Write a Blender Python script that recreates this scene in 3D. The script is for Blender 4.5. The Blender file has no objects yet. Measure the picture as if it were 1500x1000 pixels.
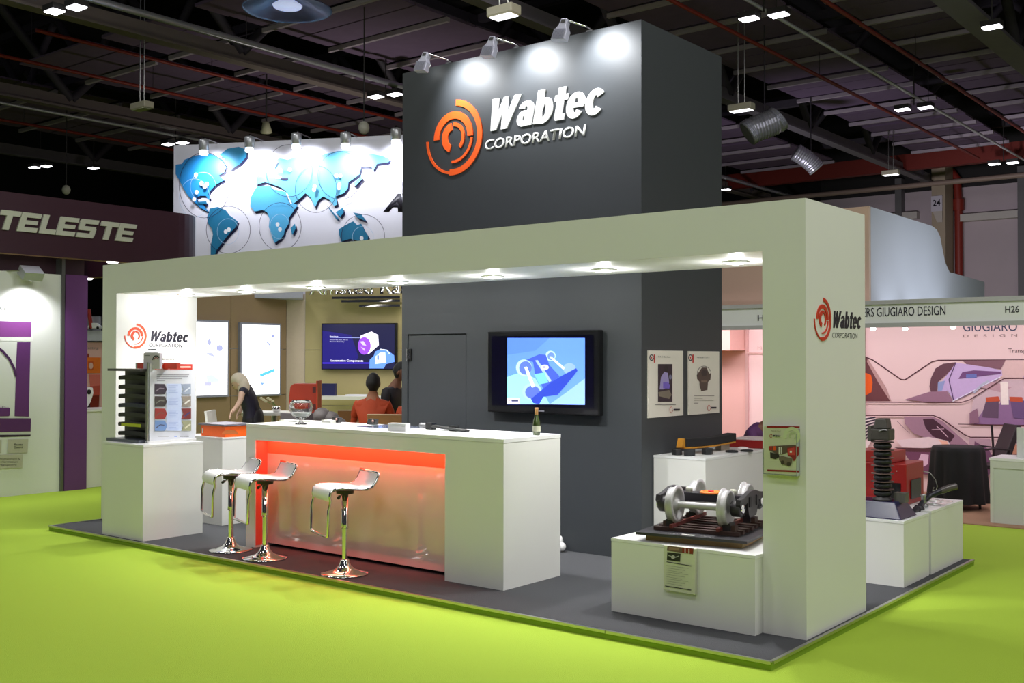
import bpy, bmesh, math, random
from mathutils import Vector, Matrix
random.seed(7)
R = math.radians
SC = bpy.context.scene
COL = SC.collection

# ------------------------------------------------------------------ camera, world, lights, exposure
CAMP = Vector((2.7488, -6.4006, 1.7486)); YAW, PITCH, ROLL, FPX = 0.6716, 0.0153, 0.0012, 1580.1
FWD = Vector((-math.sin(YAW)*math.cos(PITCH), math.cos(YAW)*math.cos(PITCH), math.sin(PITCH)))
_r = Vector((math.cos(YAW), math.sin(YAW), 0)); _u = _r.cross(FWD)
RGT = _r*math.cos(ROLL) + _u*math.sin(ROLL); UPV = -_r*math.sin(ROLL) + _u*math.cos(ROLL)
cam_d = bpy.data.cameras.new('camera'); cam = bpy.data.objects.new('camera', cam_d); COL.objects.link(cam)
cam_d.sensor_width = 36; cam_d.lens = FPX/1500*36; cam_d.clip_end = 200; cam_d.clip_start = .05
m = Matrix((RGT, UPV, -FWD)).transposed().to_4x4(); m.translation = CAMP
cam.matrix_world = m; SC.camera = cam

w = bpy.data.worlds.new('world'); SC.world = w; w.use_nodes = True
w.node_tree.nodes['Background'].inputs[0].default_value = (.80, .85, 1, 1)
w.node_tree.nodes['Background'].inputs[1].default_value = .035
SC.view_settings.view_transform = 'Standard'; SC.view_settings.look = 'None'
SC.view_settings.exposure = 0; SC.view_settings.gamma = 1; SC.view_settings.use_curve_mapping = False

def area(name, loc, size, power, col=(1, 1, 1), rot=(0, 0, 0), sy=None, spread=180):
    d = bpy.data.lights.new(name, 'AREA'); d.energy = power; d.color = col; d.size = size
    d.spread = R(spread)
    if sy: d.shape = 'RECTANGLE'; d.size_y = sy
    o = bpy.data.objects.new(name, d); COL.objects.link(o); o.location = loc; o.rotation_euler = rot
    return o
def spot(name, loc, target, power, angle=70, col=(1, 1, 1), blend=.6, rad=.05):
    d = bpy.data.lights.new(name, 'SPOT'); d.energy = power; d.color = col; d.spot_size = R(angle); d.spot_blend = blend
    d.shadow_soft_size = rad
    o = bpy.data.objects.new(name, d); COL.objects.link(o); o.location = loc
    o.rotation_euler = (Vector(target)-Vector(loc)).to_track_quat('-Z', 'Y').to_euler()
    return o
for (x, y) in ((-11, -6), (-4, -6), (3, -6), (-11, 1), (-4, 1), (3, 1), (-8, 8), (-1, 8)):
    area('hall_high_bay_and_fill', (x, y, 8.6), 1.5, 137 if y < 5 else 100, (1, .99, .96))
area('hall_high_bay_and_fill', (5.5, -12, 8.0), 3, 260, (1, .99, .96), (R(38), 0, R(20)))
area('hall_high_bay_and_fill', (10.5, 2, 7.5), 3, 330, (1, .98, .95), (0, R(48), 0))  # added fill from the right, brightens the sides that face right
area('hall_high_bay_and_fill', (2.0, -1.0, 8.6), 2.5, 115, (1, .98, 1), (R(38), 0, R(10)))  # added fill tilted toward the right-hand name fascia to brighten it
spot('left_ceiling_fill', (-14.5, 10, 3.0), (-17, 13, 8.6), 420, 150, (1, .93, .85), 1, .4)  # unseen spot added behind the map wall to lift the left ceiling
spot('far_hall_fill', (-5.5, 17.5, 3.0), (-3.5, 34, 4.0), 1500, 78, (1, .93, 1), .8, .5)  # added spot hidden behind the curved wall, brightens the far hall wall
spot('far_hall_fill', (-9, 18, 3.0), (-9, 30, 8.5), 550, 150, (.95, .9, 1), 1, .5)  # second added spot out of sight, lightens the ceiling panels

# ------------------------------------------------------------------ pixel -> point (reading positions off the calibrated view)
def ray(px, py): return FWD + RGT*((px-750)/FPX) - UPV*((py-500)/FPX)
def hit(px, py, P0, N):
    d = ray(px, py); return CAMP + d*((Vector(P0)-CAMP).dot(N)/d.dot(N))
def atX(px, py, c): return hit(px, py, (c, 0, 0), Vector((1, 0, 0)))
def atY(px, py, c): return hit(px, py, (0, c, 0), Vector((0, 1, 0)))
def atZ(px, py, c): return hit(px, py, (0, 0, c), Vector((0, 0, 1)))
def atD(px, py, t): return CAMP + ray(px, py)*t

# ------------------------------------------------------------------ materials
_M = {}
def lin(c):
    return tuple((v/12.92 if v <= .04045 else ((v+.055)/1.055)**2.4) for v in (q/255 for q in c))
def mat(rgb, rough=.5, metal=0, noise=.06, scale=30, bump=0, emit=0, trans=0, coat=0, lin_in=False, spec=.5):
    key = (rgb, rough, metal, noise, scale, bump, emit, trans, coat, spec)
    if key in _M: return _M[key]
    c = rgb if lin_in else lin(rgb)
    m = bpy.data.materials.new('mat_%d' % len(_M)); m.use_nodes = True; nt = m.node_tree
    b = nt.nodes['Principled BSDF']; b.inputs['Roughness'].default_value = rough; b.inputs['Metallic'].default_value = metal
    b.inputs['Base Color'].default_value = (*c, 1); b.inputs['Specular IOR Level'].default_value = spec
    if coat: b.inputs['Coat Weight'].default_value = coat; b.inputs['Coat Roughness'].default_value = .05
    if trans: b.inputs['Transmission Weight'].default_value = trans; b.inputs['IOR'].default_value = 1.45
    if emit:
        b.inputs['Emission Color'].default_value = (*c, 1); b.inputs['Emission Strength'].default_value = emit
    if noise and not emit:
        tc = nt.nodes.new('ShaderNodeTexCoord'); n = nt.nodes.new('ShaderNodeTexNoise'); n.inputs['Scale'].default_value = scale
        n.inputs['Detail'].default_value = 4
        nt.links.new(tc.outputs['Object'], n.inputs['Vector'])
        mp = nt.nodes.new('ShaderNodeMapRange'); mp.inputs[3].default_value = 1-noise; mp.inputs[4].default_value = 1+noise
        nt.links.new(n.outputs['Fac'], mp.inputs[0])
        h = nt.nodes.new('ShaderNodeVectorMath'); h.operation = 'SCALE'; h.inputs[0].default_value = c
        nt.links.new(mp.outputs[0], h.inputs['Scale']); nt.links.new(h.outputs[0], b.inputs['Base Color'])
        if bump:
            bp = nt.nodes.new('ShaderNodeBump'); bp.inputs['Strength'].default_value = bump; bp.inputs['Distance'].default_value = .01
            nt.links.new(n.outputs['Fac'], bp.inputs['Height']); nt.links.new(bp.outputs[0], b.inputs['Normal'])
    _M[key] = m; return m
WHITE = mat((226, 226, 222), .42, noise=.015, scale=3)
WHITE_TOP = mat((232, 232, 232), .3, noise=.01, scale=3)
LAMINATE = mat((206, 192, 188), .10, noise=.01, scale=3, coat=1)
CHARCOAL = mat((54, 58, 62), .55, noise=.04, scale=5)
CARPET = mat((64, 65, 69), .95, noise=.28, scale=160, bump=.5)
GREEN = mat((162, 192, 52), .95, noise=.10, scale=220, bump=.5)
GREEN_EDGE = mat((128, 160, 28), .95, noise=.12, scale=200)
ALU = mat((190, 190, 186), .3, 1, noise=.05, scale=20)
CHROME = mat((225, 225, 228), .06, 1, noise=0)
BRUSHED = mat((170, 170, 172), .38, 1, noise=.1, scale=40)
BLACK = mat((14, 14, 16), .35, noise=.1)
RUBBER = mat((24, 24, 27), .6, noise=.15)
DGREY = mat((52, 50, 50), .5, noise=.1)
ORANGE = mat((255, 98, 30), .5, noise=.02)
ORANGE_EM = mat((225, 72, 36), .5, noise=.02)
INK = mat((24, 22, 36), .5, noise=.02)
LETTER = mat((245, 245, 245), .5, noise=.01)
GLOW = mat((255, 255, 250), .5, emit=6)
GLOW_SOFT = mat((250, 250, 255), .5, emit=2.5)
ACRYL = mat((220, 228, 222), .08, noise=0, trans=.6)
GLASS = mat((250, 252, 252), .02, noise=0, trans=1)
SKIN = mat((196, 142, 112), .55, noise=.05)
SKIN_D = mat((128, 84, 62), .55, noise=.05)
HAIR = mat((22, 19, 18), .6, noise=.3, scale=90)
PAPER = mat((222, 222, 214), .6, noise=.01)
PINKWALL = mat((236, 204, 206), .6, noise=.02, scale=3)
PURPLE = mat((92, 42, 110), .5, noise=.04)
BEIGE = mat((150, 128, 98), .5, noise=.05, scale=6)
OLIVE = mat((176, 164, 118), .5, noise=.04, scale=6)
STEEL_D = mat((66, 60, 72), .7, noise=.15, scale=8)
PIPE_R = mat((140, 44, 32), .5, noise=.1)
REDM = mat((150, 24, 22), .4, noise=.05)

# ------------------------------------------------------------------ mesh builder
class MB:
    def __init__(s): s.v = []; s.f = []; s.fm = []; s.mats = []; s.sm = []
    def mi(s, m):
        if m not in s.mats: s.mats.append(m)
        return s.mats.index(m)
    def add(s, vs, fs, m=None, smooth=False):
        b = len(s.v); s.v += [Vector(v) for v in vs]
        k = s.mi(m) if m else 0
        for f in fs: s.f.append(tuple(b+i for i in f)); s.fm.append(k); s.sm.append(smooth)
        return s
    def box(s, x0, x1, y0, y1, z0, z1, m=None, rz=0, piv=None):
        vs = [Vector((x, y, z)) for z in (z0, z1) for y in (y0, y1) for x in (x0, x1)]
        if rz:
            p = Vector(piv) if piv else Vector(((x0+x1)/2, (y0+y1)/2, 0)); M = Matrix.Rotation(rz, 3, 'Z')
            vs = [M @ (v-p) + p for v in vs]
        return s.add(vs, [(0, 2, 3, 1), (4, 5, 7, 6), (0, 1, 5, 4), (2, 6, 7, 3), (0, 4, 6, 2), (1, 3, 7, 5)], m)
    def obox(s, c, ax, ay, az, m=None):      # oriented box: centre and half-axis vectors
        c = Vector(c); ax, ay, az = Vector(ax), Vector(ay), Vector(az)
        vs = [c+ax*i+ay*j+az*k for k in (-1, 1) for j in (-1, 1) for i in (-1, 1)]
        return s.add(vs, [(0, 2, 3, 1), (4, 5, 7, 6), (0, 1, 5, 4), (2, 6, 7, 3), (0, 4, 6, 2), (1, 3, 7, 5)], m)
    def tube(s, pts, r, n=10, m=None, cap=True, smooth=True):
        pts = [Vector(p) for p in pts]; rs = r if isinstance(r, (list, tuple)) else [r]*len(pts)
        vs = []; N = None
        for i, p in enumerate(pts):
            t = (pts[min(i+1, len(pts)-1)] - pts[max(i-1, 0)]).normalized()
            if N is None: N = t.orthogonal().normalized()
            else:
                N = (N - t*N.dot(t))
                N = N.normalized() if N.length > 1e-6 else t.orthogonal().normalized()
            B = t.cross(N)
            vs += [p + (N*math.cos(2*math.pi*k/n) + B*math.sin(2*math.pi*k/n))*rs[i] for k in range(n)]
        fs = [(i*n+k, i*n+(k+1) % n, (i+1)*n+(k+1) % n, (i+1)*n+k) for i in range(len(pts)-1) for k in range(n)]
        s.add(vs, fs, m, smooth)
        if cap:
            s.add(vs[:n], [tuple(range(n))[::-1]], m); s.add(vs[-n:], [tuple(range(n))], m)
        return s
    def lathe(s, c, prof, axis=(0, 0, 1), n=24, m=None, smooth=True):   # prof: (radius, height)
        c = Vector(c); a = Vector(axis).normalized(); N = a.orthogonal().normalized(); B = a.cross(N)
        vs = []
        for r, h in prof:
            vs += [c + a*h + (N*math.cos(2*math.pi*k/n)+B*math.sin(2*math.pi*k/n))*max(r, 1e-5) for k in range(n)]
        fs = [(i*n+k, i*n+(k+1) % n, (i+1)*n+(k+1) % n, (i+1)*n+k) for i in range(len(prof)-1) for k in range(n)]
        return s.add(vs, fs, m, smooth)
    def prism(s, poly, ext, m=None):         # poly: 3D points, ext: extrusion vector
        poly = [Vector(p) for p in poly]; e = Vector(ext); n = len(poly)
        s.add(poly + [p+e for p in poly], [tuple(range(n))[::-1], tuple(range(n, 2*n))] + [(i, (i+1) % n, n+(i+1) % n, n+i) for i in range(n)], m)
        return s
    def ball(s, c, r, m=None, nu=14, nv=10, M=None):
        c = Vector(c); r = Vector(r) if isinstance(r, (tuple, list, Vector)) else Vector((r, r, r))
        vs = []
        for i in range(nv+1):
            a = math.pi*i/nv
            for k in range(nu):
                b = 2*math.pi*k/nu
                q = Vector((r.x*math.sin(a)*math.cos(b), r.y*math.sin(a)*math.sin(b), r.z*math.cos(a)))
                vs.append(c + (M @ q if M else q))
        return s.add(vs, [(i*nu+k, (i+1)*nu+k, (i+1)*nu+(k+1) % nu, i*nu+(k+1) % nu) for i in range(nv) for k in range(nu)], m, True)
    def xf(s, M, start=0):
        s.v = s.v[:start] + [M @ v for v in s.v[start:]]; return s
    def build(s, name, material=None, parent=None, local=False, bevel=0, base=True):
        me = bpy.data.meshes.new(name)
        off = Vector((0, 0, 0))
        o = bpy.data.objects.new(name, me); COL.objects.link(o)
        if parent: 
            o.parent = parent
            if not local: off = origin(parent)
        elif base and not local:
            xs = [v.x for v in s.v]; ys = [v.y for v in s.v]; zs = [v.z for v in s.v]
            off = Vector(((min(xs)+max(xs))/2, (min(ys)+max(ys))/2, min(zs))); o.location = off
        me.from_pydata([tuple(v-off) for v in s.v], [], s.f)
        for mm in (s.mats or [material or WHITE]): me.materials.append(mm)
        me.polygons.foreach_set('material_index', s.fm); me.polygons.foreach_set('use_smooth', s.sm)
        bm = bmesh.new(); bm.from_mesh(me)
        if s.recalc: bmesh.ops.recalc_face_normals(bm, faces=bm.faces)
        bm.to_mesh(me); bm.free(); me.update()
        if bevel:
            b = o.modifiers.new('bevel', 'BEVEL'); b.width = bevel; b.segments = 2; b.limit_method = 'ANGLE'; b.angle_limit = R(40)
        return o
    recalc = True
def origin(o):
    v = Vector((0, 0, 0))
    while o: v += o.location; o = o.parent
    return v
def tag(o, label=None, cat=None, group=None, kind=None):
    if label: o['label'] = label
    if cat: o['category'] = cat
    if group: o['group'] = group
    if kind: o['kind'] = kind
    return o
def thing(name, label, cat, loc=(0, 0, 0), rz=0, group=None):
    o = bpy.data.objects.new(name, None); COL.objects.link(o); o.location = loc; o.rotation_euler = (0, 0, rz)
    o.empty_display_size = .05
    return tag(o, label, cat, group)
def struct(name, mb, material=None, bevel=0):
    return tag(mb.build(name, material, bevel=bevel), kind='structure')
def copy_tree(o, parent=None):
    c = o.copy(); COL.objects.link(c); c.parent = parent
    for ch in list(o.children): copy_tree(ch, c)
    return c

# flat prints: polygons on a plane
class Plane:
    def __init__(s, P0, N): s.P = Vector(P0); s.N = Vector(N).normalized(); s.U = Vector((0, 0, 1)).cross(s.N).normalized()
    def px(s, x, y, off=0): return hit(x, y, s.P + s.N*off, s.N)
def decal(name, plane, items, parent=None, off=.002, step=.0008, conv=None):
    """items: list of (pixel polygon, material); each is a flat facet of the print"""
    mb = MB(); mb.recalc = False
    for i, (poly, mt) in enumerate(items):
        if conv: poly = [conv(*p) for p in poly]
        o = off + step*i
        pts = [plane.px(x, y, 0) + plane.N*o for x, y in poly]
        nrm = Vector((0, 0, 0))
        for a in range(len(pts)): nrm += pts[a].cross(pts[(a+1) % len(pts)])
        nn = sum(((pts[a]-pts[0]).cross(pts[(a+1) % len(pts)]-pts[0]) for a in range(1, len(pts)-1)), Vector((0, 0, 0)))
        if nn.dot(plane.N) < 0: pts = pts[::-1]
        mb.add(pts, [tuple(range(len(pts)))], mt)
    return mb.build(name, None, parent)
def stroke(pts, wd):
    """thin line as a closed ribbon polygon in pixels"""
    L, Rr = [], []
    for i, p in enumerate(pts):
        a = pts[max(i-1, 0)]; b = pts[min(i+1, len(pts)-1)]
        dx, dy = b[0]-a[0], b[1]-a[1]; l = math.hypot(dx, dy) or 1
        L.append((p[0]-dy/l*wd/2, p[1]+dx/l*wd/2)); Rr.append((p[0]+dy/l*wd/2, p[1]-dx/l*wd/2))
    return L + Rr[::-1]
def ell(cx, cy, rx, ry, n=28, a0=0, a1=360): return [(cx+rx*math.cos(R(a0+(a1-a0)*k/n)), cy+ry*math.sin(R(a0+(a1-a0)*k/n))) for k in range(n + (0 if a1-a0 == 360 else 1))]
def rect(x0, y0, x1, y1): return [(x0, y0), (x1, y0), (x1, y1), (x0, y1)]

# lettering
_caph = {}
def text(name, s, start, U, width, height, material, parent, N, depth=.004, bold=0, shear=0, off=.0, V=(0, 0, 1), label=None):
    cu = bpy.data.curves.new(name, 'FONT'); cu.body = s; cu.offset = bold; cu.extrude = 0; cu.resolution_u = 3; cu.shear = shear
    to = bpy.data.objects.new(name, cu); COL.objects.link(to)
    dg = bpy.context.evaluated_depsgraph_get(); me0 = bpy.data.meshes.new_from_object(to.evaluated_get(dg))
    bpy.data.objects.remove(to)
    bm = bmesh.new(); bm.from_mesh(me0); bpy.data.meshes.remove(me0)
    xs = [v.co.x for v in bm.verts] or [0, 1]
    x0, x1 = min(xs), max(xs); sx = width/(x1-x0); sy = height/(.70 + bold*2)
    U = Vector(U); N = Vector(N); V = Vector(V); start = Vector(start)
    for v in bm.verts:
        v.co = start + U*((v.co.x-x0)*sx) + V*((v.co.y+bold)*sy) + N*(off+depth)
    if depth > .0015:
        r = bmesh.ops.extrude_face_region(bm, geom=bm.faces[:])
        for e in r['geom']:
            if isinstance(e, bmesh.types.BMVert): e.co -= N*depth
        bmesh.ops.recalc_face_normals(bm, faces=bm.faces)
    me = bpy.data.meshes.new(name); off3 = origin(parent) if parent else Vector((0, 0, 0))
    for v in bm.verts: v.co -= off3
    bm.to_mesh(me); bm.free(); me.materials.append(material)
    o = bpy.data.objects.new(name, me); COL.objects.link(o); o.parent = parent
    if label: o['label'] = label
    return o
def textpx(name, s, plane, a, b, ytop, material, parent, **k):
    A = plane.px(*a); B = plane.px(*b); T = plane.px(a[0], ytop)
    U = (B-A); wd = U.length
    return text(name, s, A, U/wd, wd, abs(T.z-A.z), material, parent, plane.N, **k)
def arcs(name, c, U, N, rad, material, parent, depth=.004, off=0):
    """the ring emblem: nested ring segments; angles counter-clockwise from the right"""
    segs = [(.84, 1.0, -98, 84), (.90, .97, 180, 262), (.50, .69, -2, 180), (.61, .68, -95, -6), (.20, .40, 100, 250), (.30, .40, -50, 90)]
    mb = MB(); U = Vector(U); N = Vector(N); V = Vector((0, 0, 1)); c = Vector(c)
    for r0, r1, a0, a1 in segs:
        n = max(4, int(abs(a1-a0)/9)); P = lambda r, a: c + (U*math.cos(a)+V*math.sin(a))*r*rad + N*off
        for k in range(n):
            t0, t1 = R(a0+(a1-a0)*k/n), R(a0+(a1-a0)*(k+1)/n)
            if r0 == .84:   # widens towards the lower right
                i0 = r0 - 0; 
            mb.prism([P(r0, t0), P(r1, t0), P(r1, t1), P(r0, t1)], N*depth)
    return mb.build(name, material, parent)

class RP(list): pass
_rg = [0]
def ringq(cx, cy, rx, ry, ix, iy, a0, a1, n=None):
    n = n or max(4, int(abs(a1-a0)/15)); out = []; _rg[0] += 1
    for k in range(n):
        t0, t1 = R(a0+(a1-a0)*k/n), R(a0+(a1-a0)*(k+1)/n)
        q_ = RP([(cx+ix*math.cos(t0), cy+iy*math.sin(t0)), (cx+rx*math.cos(t0), cy+ry*math.sin(t0)), (cx+rx*math.cos(t1), cy+ry*math.sin(t1)), (cx+ix*math.cos(t1), cy+iy*math.sin(t1))]); q_.g = _rg[0]; out.append(q_)
    return out
def rq(x0, y0, x1, y1): return [(x0, y0), (x1, y0), (x1, y1), (x0, y1)]
HEAVY = {
 'W': (1.08, [[(.0, 1), (.26, 1), (.33, 0), (.12, 0)], [(.12, 0), (.33, 0), (.60, 1), (.44, 1)], [(.44, 1), (.60, 1), (.74, 0), (.52, 0)], [(.52, 0), (.74, 0), (1.10, 1), (.84, 1)]]),
 'a': (.64, ringq(.29, .50, .29, .26, .06, .10, -5, 165) + ringq(.25, .23, .25, .245, .04, .08, 0, 360) + [rq(.35, 0, .58, .52)]),
 'b': (.66, ringq(.33, .37, .31, .39, .06, .20, 0, 360) + [rq(0, 0, .26, 1)]),
 't': (.46, [rq(.09, .12, .34, .98), rq(0, .58, .46, .76), [(.14, 0), (.44, 0), (.44, .17), (.09, .17), (.09, .06)]]),
 'e': (.66, ringq(.32, .37, .32, .39, .07, .22, 0, 325) + [rq(.10, .30, .62, .44)]),
 'c': (.62, ringq(.32, .37, .32, .39, .07, .20, 38, 322)),
 'T': (1.0, [rq(.06, .74, 1.0, 1), rq(.38, 0, .66, .74)]),
 'E': (1.0, [rq(.0, 0, .28, 1), rq(.1, .0, .94, .24), rq(.1, .39, .86, .60), rq(.1, .76, .94, 1)]),
 'L': (.80, [rq(.0, 0, .28, 1), rq(.0, 0, .80, .25)]),
 'S': (1.0, [rq(.0, .0, .88, .24), rq(.64, .1, .92, .52), rq(.02, .39, .88, .62), rq(.0, .5, .28, .92), rq(.04, .76, .94, 1)]),
}
def heavy(name, s_, plane, a, b, ytop, material, parent, depth=.01, shear=.2, gap=0):
    A = plane.px(*a); B = plane.px(*b); T = plane.px(a[0], ytop); h = abs(T.z-A.z); U = B-A; wd = U.length; U = U/wd; V = Vector((0, 0, 1))
    tot = sum(HEAVY[c][0] for c in s_) + gap*(len(s_)-1) + shear*.75; k = wd/tot; x = 0; mb = MB()
    for c in s_:
        w_, ps = HEAVY[c]; rank = -1; last = None
        for i, p in enumerate(ps):
            g_ = getattr(p, 'g', None)
            if g_ is None or g_ != last: rank += 1
            last = g_
            mb.prism([A + U*((x+px_+py_*shear)*k) + V*(py_*h) + plane.N*.0001 for px_, py_ in p], plane.N*(depth+(.0007 if depth > .006 else .0002)*rank))
        x += w_ + gap
    return mb.build(name, material, parent)

# ================================================================== SETTING
struct('floor', MB().box(-75, 14, -14, 42, -.15, -.05), GREEN)
# raised booth platform with green-wrapped edge, grey carpet and aluminium edging
PX0, PX1, PY0, PY1 = -8.02, .04, -.59, 3.47
mb = MB(); mb.box(PX0, PX1, PY0, PY1, -.05, -.004, GREEN_EDGE); mb.box(PX0+.01, PX1-.01, PY0+.01, PY1-.01, -.004, 0, CARPET)
struct('floor_platform', mb)
k = 0
def trim(x0, x1, y0, y1):
    struct('trim_1' if k == 0 else 'trim_%d' % (k+1), MB().box(x0, x1, y0, y1, -.014, .004), ALU)
xs = [PX0, -5.7, -3.1, -1.1, PX1]
for a, b in zip(xs[:-1], xs[1:]): trim(a+.002, b-.002, PY0-.006, PY0+.018); k += 1
for a, b in ((PY0+.02, 1.1), (1.104, PY1)): trim(PX1-.018, PX1+.006, a, b); k += 1
trim(PX0-.006, PX0+.018, PY0+.02, PY1); k += 1
# hall wall at the far right
HW = 34
struct('wall_left', MB().box(-75, -14, HW-.02, HW+.3, -.05, 11.5), mat((22, 21, 24), .9))
mb = MB().box(-13.99, 12, HW, HW+.3, -.05, 7.9)
struct('wall_back', mb, mat((196, 182, 190), .7, noise=.05, scale=1.5))
mb = MB().box(-13.99, 12, HW+.01, HW+.3, 7.9, 11.5)
struct('wall_upper', mb, mat((40, 38, 40), .8, noise=.1))
mb = MB()
for (a, b, z0, z1) in ((1403, 1500, 315, 325), (1200, 1345, 322, 330)):
    A, B = atY(a, z0, HW-.2), atY(b, z0, HW-.2)
    mb.box(A.x, B.x, HW-.35, HW-.002, A.z-.25, A.z)
struct('trim_8', mb, mat((206, 200, 196), .7))
# wall posts, column and number sign
def wallx(px): return atY(px, 300, HW-.3).x
mb = MB()
for p in (1317, 1497): x = wallx(p); mb.box(x-.12, x+.12, HW-.4, HW-.003, -.05, 8.4)
struct('trim_9', mb, mat((110, 108, 112), .6))
x0, x1 = atY(1345, 300, HW-1.2).x, atY(1386, 300, HW-1.2).x
col = tag(MB().box(x0+.5, x1, HW-1.3, HW-.4, -.05, 8.6).build('concrete_column', mat((176, 160, 140), .7, noise=.06, scale=2)), 'beige concrete column by the far hall wall behind the red pipe', 'column')
PS = Plane((0, HW-1.36, 0), (0, -1, 0))
s = thing('number_sign', 'white number 24 sign on the column high on the far wall', 'sign', PS.px(1372, 325))
a, b = PS.px(1364, 310), PS.px(1380, 286)
MB().box(a.x, b.x, HW-1.36, HW-1.301, a.z, b.z).build('sign_plate', mat((206, 200, 214), .5), s)
a2 = PS.px(1367, 326); MB().prism([(a.x+.05, HW-1.36, a.z), (b.x, HW-1.36, a.z), (b.x, HW-1.36, a2.z), (a.x+.2, HW-1.36, a2.z)], (0, .05, 0)).build('lower_flap', mat((196, 186, 180), .5), s)
textpx('lettering', '24', PS, (1366.5, 302), (1377.5, 301), 293, INK, s, depth=.01, bold=.02)
p = MB(); q = [atY(x, y, HW-.24) for x, y in ((1355, 232), (1390, 246), (1402, 262), (1404, 300), (1405, 400), (1406, 470))]
p.tube(q, .14, 10); p.tube([q[3]-Vector((0, 0, .2)), q[3]+Vector((0, 0, .2))], .2, 10)
tag(p.build('red_pipe', PIPE_R), 'thick red pipe bending down the far hall wall', 'pipe')

# ------------------------------------------------------------------ ceiling
mb = MB().box(-75, 14, 4, 42, 11.3, 11.5)
struct('ceiling', mb, mat((20, 20, 22), .9, noise=.2))
DECK = mat((112, 92, 122), .8, noise=.12, scale=4)
BAR = mat((178, 166, 180), .6, noise=.1)
for (x0, x1) in ((-8.9, -6.0), (-5.2, -3.3), (-1.9, 1.6), (-15.0, -11.6), (-21.8, -18.9), (-18.3, -16.2), (-28.6, -23.3)):
    t = thing('ceiling_panel_strip', 'x', 'ceiling panel', ((x0+x1)/2, 6, 8.5))
    t['_x'] = (x0+x1)/2
    y = 6.0
    while y < 28:
        MB().box(x0, x1, y+.04, y+.82, 8.56+random.uniform(-.02, .02), 8.60).build('panel', DECK, t)
        MB().box(x0, x1, y+.86, y+1.68, 8.56+random.uniform(-.02, .02), 8.60).build('panel', DECK, t)
        MB().box(x0-.05, x1+.05, y+1.70, y+1.78, 8.44, 8.53).build('bar', BAR, t)
        y += 1.8
strips = [o for o in COL.objects if o.name.startswith('ceiling_panel_strip')]
for o, l in zip(strips, ('grey ceiling panels left of the thin bright tube at upper right', 'grey ceiling panels between bright tube and dark beam, upper right', 'grey ceiling panels in the topmost right corner',
    'grey ceiling panels hidden largely behind the tall charcoal tower', 'grey ceiling panels beside the lower red sprinkler pipe at upper left', 'grey ceiling panels along the upper red sprinkler pipe at upper left', 'dim grey ceiling panels farthest left above the purple fascia')):
    o['label'] = l; del o['_x']
def roof_z(x, y):
    for a, b in ((-8.9, -6.0), (-5.2, -3.3), (-1.9, 1.6), (-15.0, -11.6), (-21.8, -18.9), (-18.3, -16.2), (-28.6, -23.3)):
        if a < x < b and 6 < y < 28: return 8.555
    return 11.3
# long beams with lattice trusses above
def beam(x, label, w=.28, rgb=(118, 112, 122), y0=2.5):
    t = thing('roof_truss', label, 'roof truss', (x, y0, 7.9), group=None)
    mb = MB().box(x-w/2, x+w/2, y0, HW-.5, 7.95, 8.0); mb.box(x-.03, x+.03, y0, HW-.5, 8.0, 8.28); mb.build('lower_chord', mat(rgb, .5, noise=.1, scale=3), t)
    MB().box(x-.1, x+.1, y0, HW-.5, 10.6, 10.85).build('upper_chord', STEEL_D, t)
    y = y0+.5; up = True
    while y < HW-3.5:
        a, b = (8.2, 10.7) if up else (10.7, 8.2)
        MB().tube([(x, y, a), (x, y+2.4, b)], .11, 6).build('diagonal', STEEL_D, t); y += 2.4; up = not up
    return t
beam(-2.9, 'long grey roof beam across the top right corner', .5)
beam(-9.4, 'long purplish roof beam running right of the charcoal tower')
beam(-15.85, 'long grey roof beam above the world map, upper of the left ones', .3, (128, 116, 114))
beam(-22.65, 'long roof beam crossing the left side at middle height', .26, (120, 108, 108))
beam(-29.8, 'lowest and farthest left roof beam, above the purple fascia', .24, (104, 98, 104))
def cross(x0, x1, y, lab):
    t = thing('cross_truss', lab, 'roof truss', (x0, y, 9.3))
    MB().box(x0, x1, y-.1, y+.1, 8.9, 9.1).build('lower_chord', STEEL_D, t); MB().box(x0, x1, y-.1, y+.1, 10.7, 10.9).build('upper_chord', STEEL_D, t)
    x = x0+.2; up = True
    while x < x1-1.8:
        a, b = (9, 10.8) if up else (10.8, 9); MB().tube([(x, y, a), (x+1.7, y, b)], .1, 6).build('diagonal', STEEL_D, t); x += 1.7; up = not up
for y, lab in ((8.5, 'near dark lattice truss crossing above the tower lights'), (15.5, 'middle dark lattice truss crossing under the roof'), (22.5, 'far dark lattice truss crossing under the roof'), (29, 'farthest dark lattice truss crossing before the hall wall')): cross(-30, 4, y, lab)
def rod(name, label, cat, x, z, r, m, y0=3, y1=HW-.6):
    t = thing(name, label, cat, (x, y0, z)); MB().tube([(x, y0, z), (x, y1, z)], r, 8).build('tube', m, t)
    for yy in (y0+4, (y0+y1)/2, y1-3):
        if yy > 4.2: MB().tube([(x, yy, z+r), (x, yy, roof_z(x, yy))], .008, 5).build('hanger', STEEL_D, t)
    return t
rod('conduit', 'silver round tube crossing the upper left of the ceiling', 'tube', -14.65, 8.0, .07, mat((190, 190, 200), .35, .6))
rod('conduit', 'thin bright tube running down the right ceiling', 'tube', -5.7, 8.0, .035, mat((225, 225, 232), .4, .3), 8)
rod('conduit', 'thin pale tube beside the middle left roof beam', 'tube', -23.1, 7.9, .04, mat((200, 200, 205), .4, .5))
for x, l in ((-17.15, 'upper red sprinkler pipe at the left of the ceiling'), (-19.4, 'middle red sprinkler pipe at the left of the ceiling'), (-25.4, 'lowest red sprinkler pipe at the left of the ceiling'), (-6.75, 'red sprinkler pipe left of the thin bright tube'), (-4.65, 'red sprinkler pipe right of the thin bright tube')):
    rod('sprinkler_pipe', l, 'pipe', x, 8.0, .04, PIPE_R, 4, HW-5)
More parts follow.
